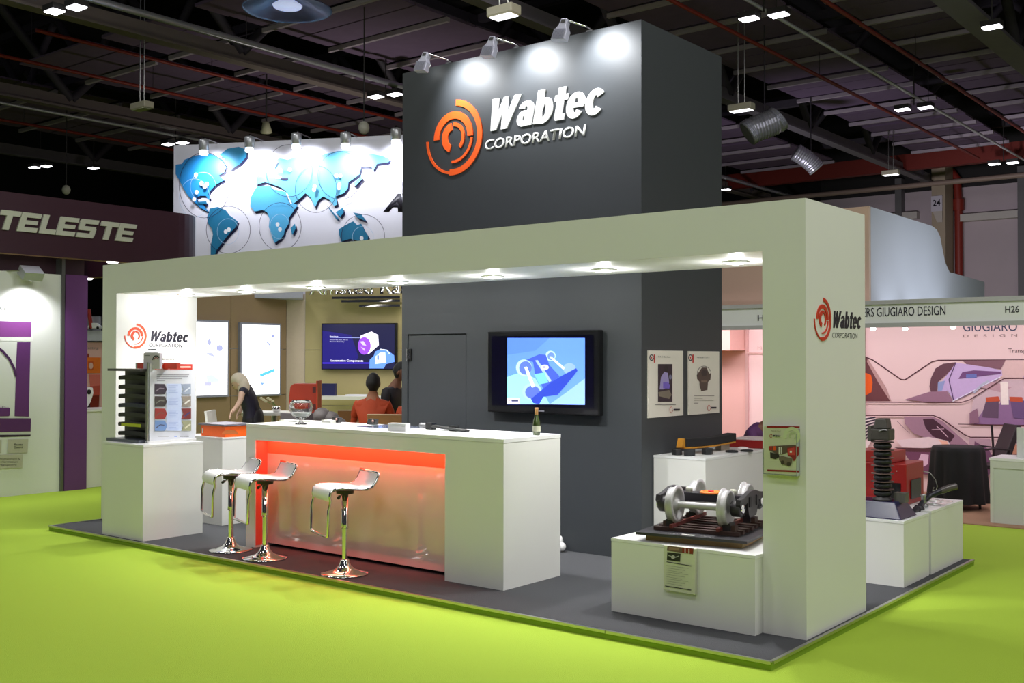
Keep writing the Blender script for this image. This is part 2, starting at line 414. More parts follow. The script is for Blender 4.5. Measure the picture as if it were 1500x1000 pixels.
A, B = atY(1058, 268, 30), atY(1500, 217, 30)
tag(MB().box(A.x, 8, 29.8, 30.1, A.z-.28, A.z+.25).build('red_girder', mat((118, 32, 22), .6, noise=.12)), 'long red girder across the ceiling over the far hall wall', 'girder')
A = atY(1200, 285, 31)
tag(MB().tube([(A.x-9, 31, A.z), (A.x+13, 31, A.z)], .09, 8).build('conduit', mat((150, 130, 120), .5)), 'pale horizontal pipe under the long red girder', 'tube')

# lamps in the ceiling
def pair_lamp(px, py, label, dx=.5, n=2, sz=(.34, .13), z=7.7):
    P = atZ(px, py, z); t = thing('high_bay_lamp', label, 'ceiling lamp', P)
    for i in range(n):
        o = Vector(((i-(n-1)/2)*dx, (i-(n-1)/2)*.12, 0)); f = (i-(n-1)/2)
        q = P+o
        MB().box(q.x-sz[0]/2, q.x+sz[0]/2, q.y-sz[1], q.y+sz[1], q.z+.02, q.z+.12).build('lamp_housing', DGREY, t)
        MB().box(q.x-sz[0]/2+.02, q.x+sz[0]/2-.02, q.y-sz[1]+.02, q.y+sz[1]-.02, q.z, q.z+.02).build('diffuser', mat((250, 248, 255), .5, emit=9), t)
    MB().tube([P+Vector((0, 0, .1)), Vector((P.x, P.y, roof_z(P.x, P.y)))], .015, 6).build('hanger', DGREY, t)
for px, py, l in ((96, 15, 'twin bright ceiling lamp in the top left corner'), (257, 211, 'twin ceiling lamp left of the world map wall top'), (59, 245, 'leftmost small ceiling lamp above the purple fascia'),
                  (565, 141, 'twin ceiling lamp left of the charcoal tower'), (1119, 26, 'twin bright ceiling lamp at upper right'), (1339, 160, 'twin ceiling lamp near the bright tube at right'),
                  (1470, 240, 'twin ceiling lamp by the red girder at right edge')):
    pair_lamp(px, py, l)
for px, py, l in ((137, 247, 'single ceiling lamp right of the leftmost lamp'), (1453, 41, 'single ceiling lamp in the top right corner'), (1063, 278, 'single ceiling lamp low beside the tower right edge')):
    pair_lamp(px, py, l, n=1)
def hung_box(px, py, z, label, lit=False, sx=.5):
    P = atZ(px, py, z); t = thing('hanging_light_fitting', label, 'ceiling lamp', P)
    MB().box(P.x-sx/2, P.x+sx/2, P.y-.11, P.y+.11, P.z, P.z+.13).build('lamp_housing', mat((196, 190, 168), .5), t, bevel=.02)
    MB().box(P.x-sx/2+.04, P.x+sx/2-.04, P.y-.09, P.y+.09, P.z-.012, P.z-.001).build('diffuser', GLOW_SOFT if lit else mat((205, 205, 180), .4), t)
    for s in (-1, 1): MB().tube([P+Vector((s*.07, 0, .13)), Vector((P.x+s*.07, P.y, roof_z(P.x, P.y)))], .012, 6).build('cable', ALU, t)
hung_box(738, 24, 6.2, 'hanging rectangular light fitting above the tower floodlights', True, .42)
hung_box(208, 160, 6.6, 'hanging unlit oblong fitting on two cables at upper left', False, .5)
hung_box(1086, 162, 6.6, 'hanging oblong fitting on two rods right of the tower', True)
hung_box(1305, 256, 7.2, 'farthest hanging fitting on two rods before the red girder', True)
def globe(px, py, z, label, r=.13):
    P = atZ(px, py, z); t = thing('globe_lamp', label, 'ceiling lamp', P-Vector((0, 0, r)))
    MB().ball(P, (r*.85, r*.85, r)).build('globe', mat((214, 214, 196), .3), t); MB().tube([P+Vector((0, 0, r)), Vector((P.x, P.y, roof_z(P.x, P.y)))], .012, 6).build('cable', DGREY, t)
globe(97, 278, 6.2, 'small pale globe hanging above the purple fascia')
globe(533, 187, 6.2, 'small pale globe hanging above the world map')
P = atZ(421, 14, 6.9); t = thing('round_reflector', 'large round metal dish reflector hanging at the top', 'ceiling lamp', P)
MB().lathe(P, [(.02, .34), (.12, .33), (.20, .24), (.62, .03), (.66, 0), (.64, -.005), (.60, .02), (.2, .2), (0, .22)], n=36).build('dish', mat((60, 58, 80), .35, .5), t)
MB().lathe(P, [(0, .02), (.2, .03), (.22, .06), (.1, .14), (0, .16)], n=24).build('inner_lamp', mat((190, 200, 240), .4, emit=.7), t)
MB().tube([P+Vector((0, 0, .3)), Vector((P.x, P.y, 11.3))], .01, 6).build('cable', ALU, t)
P = atZ(390, 190, 7.2); t = thing('small_spotlight', 'small tilted spotlight hanging above the world map wall', 'ceiling lamp', P)
MB().lathe(P, [(0, .2), (.07, .2), (.14, -.05), (.12, -.08), (0, -.02)], (.3, -.3, 1), 16).build('lamp_housing', mat((180, 180, 150), .4), t)
MB().tube([P+Vector((0, 0, .18)), Vector((P.x, P.y, roof_z(P.x, P.y)))], .02, 6).build('hanger', DGREY, t)
UZ_ = Vector((0, 0, 1))
# flexible silver ducts
for pts, r, lab in ((((1094, 196), (1103, 190), (1120, 184), (1135, 178), (1142, 172)), .26, 'bright crinkled silver air duct right of the tower'), (((1165, 222), (1178, 230), (1188, 238), (1197, 248)), .22, 'dim crinkled silver air duct before the red girder')):
    P = [atD(x, y, 22 if r > .24 else 28) for x, y in pts]; mb = MB(); fine = []
    for a, b in zip(P[:-1], P[1:]): fine += [a.lerp(b, i/8) for i in range(8)]
    mb.tube(fine+[P[-1]], [r*(1 + (.06 if i % 2 else -.05)) for i in range(len(fine)+1)], 16, smooth=False)
    t = thing('flexible_duct', lab, 'duct', P[0]); mb.build('duct_skin', mat((225, 225, 235), .3, .7, noise=.1), t)
    q = P[2]; MB().tube([q+UZ_*r, Vector((q.x, q.y, roof_z(q.x, q.y)))], .015, 6).build('hanger', STEEL_D, t)

# ================================================================== EXHIBITION BOOTH
H, D, L = 2.75, 1.01, 8.02
arch = thing('white_booth_arch', 'long white box arch framing the booth with seven round downlights', 'booth frame', (-4, .5, 0))
MB().prism([(-L, 0, 0), (-7.75, 0, 0), (-7.75, 0, 2.435), (-.291, 0, 2.435), (-.291, 0, 0), (0, 0, 0), (0, 0, H), (-L, 0, H)], (0, D, 0)).build('frame', WHITE, arch)
for i, x in enumerate((-.759, -1.879, -2.99, -4.1, -5.2, -6.27, -7.3)):
    c = Vector((x, .56, 2.435))
    dl = MB().lathe(c, [(.07, -.001), (.098, -.001), (.1, -.008), (.085, -.014), (.072, -.012)], n=32).build('downlight', mat((235, 235, 235), .3), arch)
    MB().lathe(c, [(.072, -.006), (.06, -.016), (.03, -.022), (0, -.024)], n=24).build('lens', mat((255, 252, 246), .5, emit=30), dl)
    spot('downlight_beam', (x, .56, 2.395), (x, .56, 0), 118, 128, (1, .99, .97), 1, .05)
    pd_ = bpy.data.lights.new('soffit_fill', 'POINT'); pd_.energy = 11; pd_.shadow_soft_size = .02; po_ = bpy.data.objects.new('soffit_fill', pd_); COL.objects.link(po_); po_.location = (x, .56, 2.365)  # extra point light added under each lens to brighten the soffit
# ring emblem + lettering on the left pillar (inner face) and on the right pillar (outer face)
PL = Plane((-7.75, 0, 0), (1, 0, 0)); PR = Plane((0, 0, 0), (1, 0, 0))
arcs('ring_emblem', (-7.75, .228, 1.985), (0, 1, 0), (1, 0, 0), .137, ORANGE_EM, arch, .006)
heavy('lettering', 'Wabtec', PL, (219, 499.5), (277, 501), 484.5, INK, arch, .0015)
textpx('small_lettering', 'CORPORATION', PL, (218, 508), (267, 509), 502, INK, arch, shear=.15, bold=.02, depth=.001)
arcs('ring_emblem', (0, .257, 2.0), (0, 1, 0), (1, 0, 0), .139, mat((200, 52, 20), .5), arch, .006)
heavy('lettering', 'Wabtec', PR, (1219, 480), (1262, 481.5), 455, INK, arch, .0015)
textpx('small_lettering', 'CORPORATION', PR, (1219, 494.5), (1256, 496), 486.5, INK, arch, shear=.15, depth=.001)

# tower
TX0, TX1, TY0, TY1, TH = -5.06, -2.18, 1.6, 3.08, 4.69
tw = thing('charcoal_tower', 'tall charcoal grey tower block with white and orange company sign', 'display tower', ((TX0+TX1)/2, 2.3, 0))
DX0, DX1, DZ = -4.97, -4.19, 1.98
mb = MB()
mb.box(TX0, TX1, TY0+.04, TY1, 0, TH); mb.box(TX0, DX0-.012, TY0, TY0+.04, 0, TH); mb.box(DX1+.008, TX1, TY0, TY0+.04, 0, TH); mb.box(DX0-.012, DX1+.008, TY0, TY0+.04, DZ+.01, TH)
mb.build('wall_panel', CHARCOAL, tw)
dr = MB().box(DX0, DX1, TY0+.006, TY0+.038, .01, DZ-.004).build('door', CHARCOAL, tw)
for z in (1.78, .4):
    mb = MB().box(DX0-.012, DX0+.045, TY0-.006, TY0+.005, z-.06, z+.06, BLACK); mb.tube([(DX0-.004, TY0-.01, z-.065), (DX0-.004, TY0-.01, z+.065)], .011, 8, CHROME); mb.box(DX0+.01, DX0+.03, TY0-.011, TY0-.006, z-.04, z+.04, CHROME)
    mb.build('hinge', None, dr)
PT = Plane((0, TY0, 0), (0, -1, 0))
arcs('ring_emblem', (-4.352, TY0, 3.935), (1, 0, 0), (0, -1, 0), .375, ORANGE, tw, .012)
heavy('lettering', 'Wabtec', PT, (715, 193), (889, 165), 147, LETTER, tw, .012)
textpx('small_lettering', 'CORPORATION', PT, (711, 220), (859, 198), 205, LETTER, tw, bold=.014, shear=.15, depth=.008)
# floodlights on arms
for i, (px, py, ax, ay, lab) in enumerate(((620, 90, 657, 90, 'left floodlight on an arm over the top of the charcoal tower'), (718, 68, 757, 71, 'middle floodlight on an arm over the charcoal tower'), (823, 43, 864, 46, 'right floodlight on an arm over the charcoal tower'))):
    bk_ = atY(ax, ay, TY0+.03); bx = bk_.x; hp_ = atY(px, py+3, TY0-.16); hx, hy, hz = hp_.x, hp_.y, hp_.z
    t = thing('floodlight', lab, 'floodlight', (bx, TY0+.2, TH))
    MB().box(bx-.03, bx+.03, TY0+.02, TY0+.5, TH+.001, TH+.02).build('mounting_plate', BRUSHED, t)
    MB().tube([(bx, TY0+.12, TH+.02), (bx-.02, TY0+.02, TH+.05), (hx+.06, hy+.02, hz+.09)], .011, 8).build('arm', CHROME, t)
    # lamp head: tapered finned body, opening faces the wall below
    M = Matrix.Translation((hx, hy, hz-.01)) @ Matrix.Rotation(R(-16), 4, 'X') @ Matrix.Rotation(R(10), 4, 'Y') @ Matrix.Scale(.62, 4)
    hd = MB().prism([(-.13, -.05, -.13), (.13, -.05, -.13), (.12, -.05, .02), (.065, -.05, .10), (.055, -.05, .20), (-.055, -.05, .20), (-.065, -.05, .10), (-.12, -.05, .02)], (0, .10, 0))
    hd.xf(M); hd = hd.build('lamp_housing', mat((196, 196, 214), .4, .3), t, bevel=.006)
    for k in range(9):
        f = MB().box(-.105+k*.025, -.098+k*.025, -.068, -.05, -.12, .03); f.xf(M); f.build('fin', mat((170, 170, 184), .4, .4), hd)
    g = MB().box(-.035, .035, -.056, -.05, .13, .18, DGREY); g.xf(M); g.build('handle_slot', None, hd)
    g = MB().box(-.11, .11, .05, .056, -.12, .02); g.xf(M); g.build('lamp_glass', mat((255, 255, 255), .3, emit=5), hd)
    g_ = atY((688, 788, 892)[i], (108, 88, 66)[i], TY0); spot('floodlight_beam', (g_.x-.12, TY0-.34, g_.z+.12), (g_.x+.02, TY0, g_.z-.22), 82, 120, (.95, .97, 1), 1, .05)

# reception counter
CX0, CX1, CY0, CY1, CH = -5.435, -2.36, -.073, .655, 1.136
RX0, RX1, RZ, RY = -5.305, -2.953, .99, CY0+.14
ct = thing('reception_counter', 'long white reception counter with red-lit recessed front panel', 'counter', ((CX0+CX1)/2, .3, 0))
mb = MB(); mb.box(CX0, RX0, CY0, CY1, 0, CH-.03); mb.box(RX1, CX1, CY0, CY1, 0, CH-.03); mb.box(RX0, RX1, CY0, CY1, RZ, CH-.03); mb.box(RX0, RX1, RY+.02, CY1, .03, RZ)
mb.build('body', WHITE, ct)
MB().box(CX0-.002, CX1+.002, CY0-.002, CY1+.002, CH-.028, CH).build('countertop', WHITE_TOP, ct)
MB().box(RX0+.001, RX1-.001, RY, RY+.018, .03, RZ-.13).build('front_panel', LAMINATE, ct)
MB().box(RX0+.001, RX1-.001, RY-.001, RY+.018, RZ-.128, RZ-.001).build('light_strip', mat((255, 70, 40), .5, emit=.75), ct)
MB().box(RX0+.0005, RX0+.004, CY0+.01, RY-.002, .02, RZ-.002).build('side_reveal', mat((238, 96, 76), .5), ct)  # red glow of the recess is put into the reveal's colour
area('counter_glow', ((RX0+RX1)/2, CY0+.07, RZ-.01), RX1-RX0-.05, 11, (1, .17, .10), (0, 0, 0), .10)
area('counter_toe_glow', ((RX0+RX1)/2, CY0+.06, .10), RX1-RX0-.3, .8, (1, .12, .10), (0, 0, 0), .05)

# bar stools (local: front = -y, width x)
def make_stool():
    t = thing('bar_stool', 'x', 'stool', (0, 0, 0))
    MB().lathe((0, 0, 0), [(0, .002), (.19, .002), (.195, .006), (.19, .012), (.13, .022), (.08, .04), (.05, .07), (.036, .105), (.034, .12), (0, .12)], n=40).build('base', CHROME, t, True)
    MB().tube([(0, 0, .10), (0, 0, .42)], .022, 16).build('inner_pole', CHROME, t, True)
    MB().lathe((0, 0, 0), [(.0, .37), (.031, .37), (.032, .375), (.029, .40), (.029, .66), (.0, .66)], n=20).build('outer_pole', CHROME, t, True)
    # seat shell profile: (y, z): waterfall front, dished middle, raised back lip
    pr = [(-.205, .615), (-.212, .65), (-.205, .69), (-.18, .712), (-.14, .722), (-.06, .722), (.04, .712), (.11, .708), (.15, .72), (.175, .75), (.20, .80), (.205, .815)]
    n = len(pr); mb = MB(); vs = []
    for sx in (-.19, .19):
        for y, z in pr: vs.append((sx, y, z))
    nr = []
    for i in range(n):
        a, b = pr[max(i-1, 0)], pr[min(i+1, n-1)]; d = Vector((b[0]-a[0], b[1]-a[1])).normalized(); nr.append((-d.y, d.x))
    th = .018
    for sx in (-.19, .19):
        for (y, z), (ny, nz) in zip(pr, nr): vs.append((sx, y-ny*th, z-nz*th))
    q = 2*n; fs = []
    for i in range(n-1):
        fs += [(i, i+1, n+i+1, n+i), (q+i, q+n+i, q+n+i+1, q+i+1), (i, q+i, q+i+1, i+1), (n+i, n+i+1, q+n+i+1, q+n+i)]
    fs += [(0, n, q+n, q), (n-1, q+n-1, q+2*n-1, 2*n-1)]
    mb.add(vs, fs, None, True)
    st = mb.build('seat', mat((226, 226, 226), .35, noise=.02), t, True, bevel=.004)
    # chrome rail round the seat, running on down as the footrest loop
    def side(s): return [(s*.197, y-ny*.010, z-nz*.010) for (y, z), (ny, nz) in zip(pr, nr)]
    lt = side(-1)[::-1]; rt = side(1)
    foot = [(-.197, -.212, .55), (-.197, -.215, .36), (-.19, -.215, .345), (-.175, -.215, .34), (.175, -.215, .34), (.19, -.215, .345), (.197, -.215, .36), (.197, -.212, .55)]
    path = lt + foot + rt + [(.185, .208, .822), (-.185, .208, .822), lt[0]]
    MB().tube(path, .0115, 8).build('footrest_rail', CHROME, t, True)
    MB().lathe((0, 0, 0), [(0, .65), (.07, .65), (.075, .70), (0, .70)], n=20).build('seat_mount', DGREY, t, True)
    mb = MB().tube([(.03, -.02, .655), (.12, -.08, .65), (.165, -.11, .645)], .006, 6, CHROME); mb.tube([(.145, -.10, .647), (.185, -.125, .642)], .013, 8, BLACK)
    mb.build('height_lever', None, t, True)
    return t
proto = make_stool()
for i, (x, y, a, dz, l) in enumerate(((-5.36, -.30, -22, .0, 'white chrome-legged bar stool nearest the brochure plinth, leftmost of three'), (-4.80, -.36, -20, 0, 'white chrome-legged bar stool in the middle, overlapping the leftmost one'), (-3.76, -.385, -22, .0, 'white chrome-legged bar stool standing alone before the glowing panel'))):
    o = proto if i == 0 else copy_tree(proto)
    o.location = (x, y, 0); o.rotation_euler.z = R(a); o['label'] = l; o['group'] = 'bar stools along the counter'

# plinths
def plinth(x0, x1, y0, y1, h, label, m=WHITE, rz=0):
    t = thing('display_plinth', label, 'plinth', ((x0+x1)/2, (y0+y1)/2, 0), 0)
    MB().box(x0, x1, y0, y1, 0.002, h-.022, None, rz).build('body', m, t)
    MB().box(x0-.002, x1+.002, y0-.002, y1+.002, h-.020, h, None, rz).build('top_panel', WHITE_TOP, t)
    return t
plinth(-7.09, -6.385, -.54, .13, .915, 'white plinth at the left end carrying the brochure rack')
plinth(-7.30, -6.606, .525, 1.18, .915, 'white plinth behind the stools carrying the orange box')
plinth(-1.37, -.293, -.11, .82, .505, 'low white plinth beside the right pillar carrying the wheel model')
plinth(-2.172, -1.665, 1.79, 3.44, .90, 'tall white plinth against the charcoal tower side')
plinth(-.85, -.045, 1.92, 2.52, .505, 'low white plinth carrying the ribbed insulator, nearer of two')
plinth(-.75, -.04, 2.56, 3.43, .515, 'low white plinth at the rear right corner, farther of two')

# televisions
def tv(name, label, P, x0, x1, y0, y1, parent=None): pass
PTV = Plane((0, TY0-.09, 0), (0, -1, 0))
t = thing('wall_television', 'black flat television on the charcoal tower showing a blue wheel set picture', 'television', (-3.2, TY0-.05, 1.2))
bl = MB().box(-3.845, -2.565, TY0-.085, TY0-.01, 1.235, 2.0).build('housing', mat((12, 12, 15), .25, coat=.3), t, bevel=.012)
MB().box(-3.79, -2.62, TY0-.0875, TY0-.0855, 1.30, 1.955).build('bezel_glass', mat((10, 9, 26), .12), t)
S = lambda x, y: (700+x/6.667, 470+y/6.667)
def E(c, e=1.0): return mat(c, .3, emit=e)
bx = [(rect(287, 165, 1045, 812), E((95, 140, 255))), ([(287, 545), (420, 500), (560, 560), (700, 812), (287, 805)], E((140, 205, 255))),
      ([(700, 812), (860, 700), (1045, 560), (1045, 818)], E((138, 175, 255))), ([(287, 165), (700, 165), (560, 290), (287, 330)], E((84, 126, 252))),
      (ell(450, 455, 78, 80), E((170, 200, 255))), (ell(465, 458, 62, 66), E((86, 110, 205))), (ell(710, 340, 50, 50), E((175, 205, 255))), (ell(716, 344, 36, 38), E((100, 130, 225))),
      (ell(895, 465, 62, 55), E((130, 160, 240))), (ell(530, 690, 95, 85), E((150, 180, 245))), (ell(535, 695, 72, 64), E((80, 100, 205))),
      ([(470, 380), (600, 325), (665, 330), (700, 430), (800, 540), (640, 660), (560, 520), (540, 400)], E((62, 84, 190))),
      ([(560, 385), (585, 380), (720, 580), (700, 600)], E((150, 175, 240))), ([(550, 520), (650, 500), (690, 600), (600, 620)], E((110, 180, 240))),
      ([(520, 760), (700, 610), (800, 545), (960, 460), (975, 485), (850, 640), (780, 720), (640, 740), (600, 812), (540, 800)], E((42, 62, 170))),
      ([(455, 450), (480, 445), (560, 640), (530, 650)], E((225, 240, 255))), ([(700, 350), (715, 345), (850, 455), (835, 475)], E((220, 235, 255))),
      (ell(655, 452, 38, 26), E((205, 205, 225))), (rect(640, 440, 660, 462), E((150, 150, 180))), (rect(287, 755, 408, 805), E((235, 235, 255))), (rect(330, 772, 398, 786), E((40, 40, 80))), (ell(308, 774, 9, 14), E((220, 150, 150)))]
decal('screen_picture', PTV, bx, t, off=-.001, conv=S, step=.0002)
MB().box(-3.245, -3.165, TY0-.0865, TY0-.085, 1.258, 1.268).build('pale_badge', mat((120, 120, 130), .4), t)

# posters on the tower side
PP = Plane((TX1+.012, 0, 0), (1, 0, 0))
def C4(x, y): return (880+x/5, 480+y/5)
for (a, b, zt, zb, lab, kind) in ((1.694, 2.303, 1.816, 1.227, 'cream poster with dark workshop photo on the tower side, nearer of two', 0), (2.404, 3.002, 1.814, 1.225, 'cream poster with machine part picture on the tower side, farther of two', 1)):
    t = thing('wall_poster', lab, 'poster', (TX1, (a+b)/2, zb))
    MB().box(TX1+.001, TX1+.012, a, b, zb, zt).build('board', mat((222, 216, 206), .5, noise=.01), t)
    x = 0 if kind == 0 else 290
    it = [(stroke(ell(372+x-(5 if kind else 0), 218, 13, 20, 20, 0, 350), 7), INK), (ell(372+x-(5 if kind else 0), 218, 4, 8), mat((190, 40, 30))), (rect(388+x-(8 if kind else 0), 195, 398+x-(8 if kind else 0), 255), mat((190, 40, 30)))]
    if kind == 0:
        it += [(rect(418, 265, 524, 541), mat((44, 30, 42))), ([(430, 450), (440, 360), (465, 320), (490, 330), (500, 400), (480, 440), (455, 450)], mat((150, 140, 190))), (ell(478, 300, 14, 26), mat((30, 22, 26))), ([(420, 470), (500, 455), (518, 490), (500, 520), (425, 500)], mat((120, 110, 96))), (ell(508, 360, 10, 18), mat((110, 110, 140))), ([(455, 400), (490, 395), (505, 420), (500, 445), (455, 442)], mat((110, 90, 190)))]
        it += [(rect(395, 560, 548, 564), mat((110, 105, 105))), (stroke(ell(514, 600, 10, 22, 16, 0, 340), 3), mat((190, 60, 40))), (rect(532, 592, 577, 606), INK)]
    else:
        it += [(stroke(ell(755, 330, 48, 50, 24), 5), mat((120, 116, 112))), ([(702, 345), (720, 320), (740, 290), (775, 290), (790, 330), (806, 340), (802, 380), (785, 395), (780, 455), (735, 465), (722, 420), (722, 395), (705, 375)], mat((78, 62, 54))), (ell(757, 330, 22, 24), mat((50, 40, 38))), (rect(735, 385, 778, 400), mat((120, 100, 84)))]
        for yy, x1 in ((494, 830), (512, 745), (527, 825), (549, 712)): it.append((rect(682, yy, x1, yy+4), mat((120, 112, 108))))
        it += [(stroke(ell(790, 587, 10, 22, 16, 0, 340), 3), mat((190, 60, 40))), (rect(806, 578, 845, 590), INK)]
    decal('print', PP, it, t, off=.0006, step=.0003, conv=C4)
    if kind == 0: textpx('heading_lettering', 'S & C Bandtec', PP, C4(418, 215), C4(508, 217), C4(0, 205)[1], INK, t, depth=.001, off=.002)
    else: textpx('heading_lettering', 'Valves & Co TX', PP, C4(702, 221), C4(795, 222), C4(0, 211)[1], INK, t, depth=.001, off=.002)

# brochure holder on the right pillar front
PB = Plane((0, -.045, 0), (0, -1, 0))
B6 = lambda x, y: (1110+x/11.11, 615+y/11.11)
t = thing('brochure_holder', 'clear brochure holder with train brochure on the right pillar', 'brochure holder', (-.15, 0, 1.03))
mb = MB().box(-.268, -.04, -.004, -.001, 1.02, 1.31); mb.box(-.268, -.264, -.05, -.004, 1.02, 1.18); mb.box(-.044, -.04, -.05, -.004, 1.02, 1.28); mb.box(-.268, -.04, -.05, -.001, 1.016, 1.02)
mb.build('clear_tray', ACRYL, t)
MB().box(-.262, -.046, -.045, -.006, 1.022, 1.318).build('brochure_stack', mat((196, 198, 172), .5), t)
it = [([(145, 92), (685, 100), (683, 130), (145, 125)], mat((140, 14, 24))), ([(155, 803), (675, 822), (675, 852), (155, 832)], mat((140, 14, 24))),
      (stroke(ell(555, 260, 110, 120, 24, -200, 60), 60), mat((196, 206, 164))), (stroke(ell(570, 260, 50, 55, 20, -220, 60), 26), mat((178, 190, 146))),
      ([(183, 425), (620, 403), (640, 470), (400, 560), (310, 550), (183, 490)], mat((90, 74, 66))), ([(183, 425), (240, 422), (240, 490), (183, 485)], mat((160, 40, 36))), (rect(252, 425, 298, 492), mat((220, 80, 30))),
      ([(480, 455), (600, 425), (675, 430), (675, 560), (590, 675), (560, 610), (490, 570)], mat((140, 34, 40))), ([(490, 470), (600, 445), (610, 570), (500, 565)], mat((196, 62, 60))), (rect(525, 500, 558, 530), PAPER),
      (rect(345, 440, 360, 550), PAPER), (rect(380, 436, 392, 550), PAPER), ([(205, 520), (350, 560), (360, 600), (290, 635), (210, 610)], mat((40, 34, 36))),
      ([(350, 600), (400, 580), (570, 625), (560, 700), (500, 750), (400, 715), (350, 650)], mat((110, 98, 84))), (ell(410, 690, 30, 34), mat((60, 50, 44))), (ell(510, 715, 34, 34), mat((60, 50, 44))), (stroke(ell(222, 258, 20, 28, 16, 30, 350), 9), mat((150, 50, 40)))]
decal('cover_print', PB, it, t, conv=B6, off=.0012, step=.0003)
heavy('lettering', 'Wabtec', Plane((0, -.0525, 0), (0, -1, 0)), B6(250, 270), B6(375, 272), B6(0, 240)[1], INK, t, .001)
textpx('small_lettering', 'TRUCK WELD', PB, B6(222, 186), B6(380, 188), B6(0, 166)[1], mat((110, 70, 60)), t, depth=.001, off=.006)

# leaflet holder on the low plinth front
PF = Plane((0, -.145, 0), (0, -1, 0)); F8 = lambda x, y: (880+x/4.346, 730+y/4.346)
t = thing('leaflet_holder', 'white leaflet holder with printed sheet on the low plinth front', 'brochure holder', (-.82, -.112, .21))
MB().box(-.935, -.70, -.144, -.1125, .21, .505).build('leaflet_box', mat((206, 208, 184), .4), t, bevel=.002)
it = [([(425, 300), (592, 318), (588, 355), (422, 332)], mat((110, 84, 72))), ([(435, 308), (500, 314), (500, 332), (432, 326)], mat((150, 120, 100))), ([(520, 314), (588, 320), (586, 352), (520, 344)], mat((130, 30, 22))), (rect(535, 318, 541, 346), PAPER), (rect(560, 320, 566, 350), PAPER),
      ([(425, 340), (510, 350), (505, 402), (422, 390)], mat((34, 34, 34))), (stroke([(430, 360), (470, 375), (500, 365)], 6), mat((170, 170, 165))), (ell(462, 372, 12, 12), mat((190, 188, 180))), (stroke([(420, 402), (578, 428)], 4), INK), (stroke([(412, 555), (578, 582)], 5), INK)]
for k in range(9): it.append((stroke([(420, 425+k*14), (560-(k % 3)*20, 443+k*14)], 2), mat((130, 132, 116))))
decal('sheet_print', PF, it, t, conv=F8, off=.0012, step=.0003)

# ------------------------------------------------------------------ wheel set model on its board
ang = R(9.3); e1 = Vector((math.cos(ang), math.sin(ang), 0)); e2 = Vector((-math.sin(ang), math.cos(ang), 0)); UZ = Vector((0, 0, 1))
FL = Vector((-1.173, -.112, 0)); bw = .775; bd = .86
def BP(a, b, z): return FL + e1*a + e2*b + UZ*z
t = thing('wheel_bogie_model', 'scale model of a railway bogie with silver wheels on a dark board', 'model', BP(bw/2, bd/2, .507))
# keep the board clear of the pillar
bw2 = .775
MB().obox(BP(bw2/2, .37, .528), e1*(bw2/2-.05), e2*.31, UZ*.0205).build('wood_base', mat((150, 122, 72), .6, noise=.12), t)
MB().obox(BP(bw2/2, .37, .558), e1*(bw2/2), e2*.37, UZ*.009).build('top_board', mat((44, 42, 48), .45), t)
ax_d = Vector((math.cos(R(11)), math.sin(R(11)), 0)); wb = Vector((-ax_d.y, ax_d.x, 0))
c1 = hit(985, 739, (-.98, .18, 0), -wb)     # left front wheel centre
WZ = .74
c1 = atZ(985, 738, WZ); c2 = atZ(1064, 741, WZ); G = .40; ax_d = Vector((math.cos(R(9)), math.sin(R(9)), 0)); wb = Vector((-ax_d.y, ax_d.x, 0))
WR = .118
SILVER = mat((190, 188, 190), .38, .35, noise=.03); DKM = mat((38, 34, 38), .5, noise=.1); RAIL = mat((98, 34, 26), .6, noise=.2); SLEEP = mat((54, 32, 26), .7, noise=.2)
G = min(max(G, .3), .46)
def wheel(c, d, parent):
    # d: outward direction of the axle at this wheel; the flange is on the inside
    prof = [(0, .0), (.03, .0), (.036, -.006), (.05, .004), (.095, .0), (.102, .012), (WR-.002, .014), (WR, -.012), (WR+.002, -.026), (WR+.014, -.032), (WR+.014, -.042), (.1, -.044), (.09, -.026), (.05, -.022), (.036, -.046), (.02, -.046)]
    return MB().lathe(c, [(r, -h) for r, h in prof], -d, 36).build('wheel', SILVER, parent)
WB = .45
for k in range(2):
    o = wb*(k*WB)
    axl = MB().tube([c1+o, c1+o+ax_d*G*.12, c1+o+ax_d*G*.88, c1+o+ax_d*G], [.03, .024, .024, .03], 16).build('axle', SILVER, t)
    wheel(c1+o, -ax_d, t); wheel(c1+ax_d*G+o, ax_d, t)
    for s, c in ((-1, c1), (1, c1+ax_d*G)):
        MB().lathe(c+o+ax_d*s*.03, [(0, -.004), (.05, -.004), (.055, .005), (.055, .055), (.045, .065), (0, .065)], ax_d*s, 18).build('axle_box', DKM, t)
        MB().lathe(c+o+ax_d*s*.096, [(.034, 0), (.034, .01), (.02, .014), (0, .014)], ax_d*s, 14).build('bearing_cap', CHROME, t)
        # chock stand under each wheel
        q = c+o; MB().obox(Vector((q.x, q.y, .607))+ax_d*s*(.0)-wb*(.0), ax_d*.028, wb*.05, UZ*.035).build('wheel_stand', DKM, t)
        MB().obox(Vector((q.x, q.y, .60))+ax_d*s*.04, ax_d*.016, wb*.035, UZ*.026).build('stand_foot', mat((70, 48, 40), .6), t)
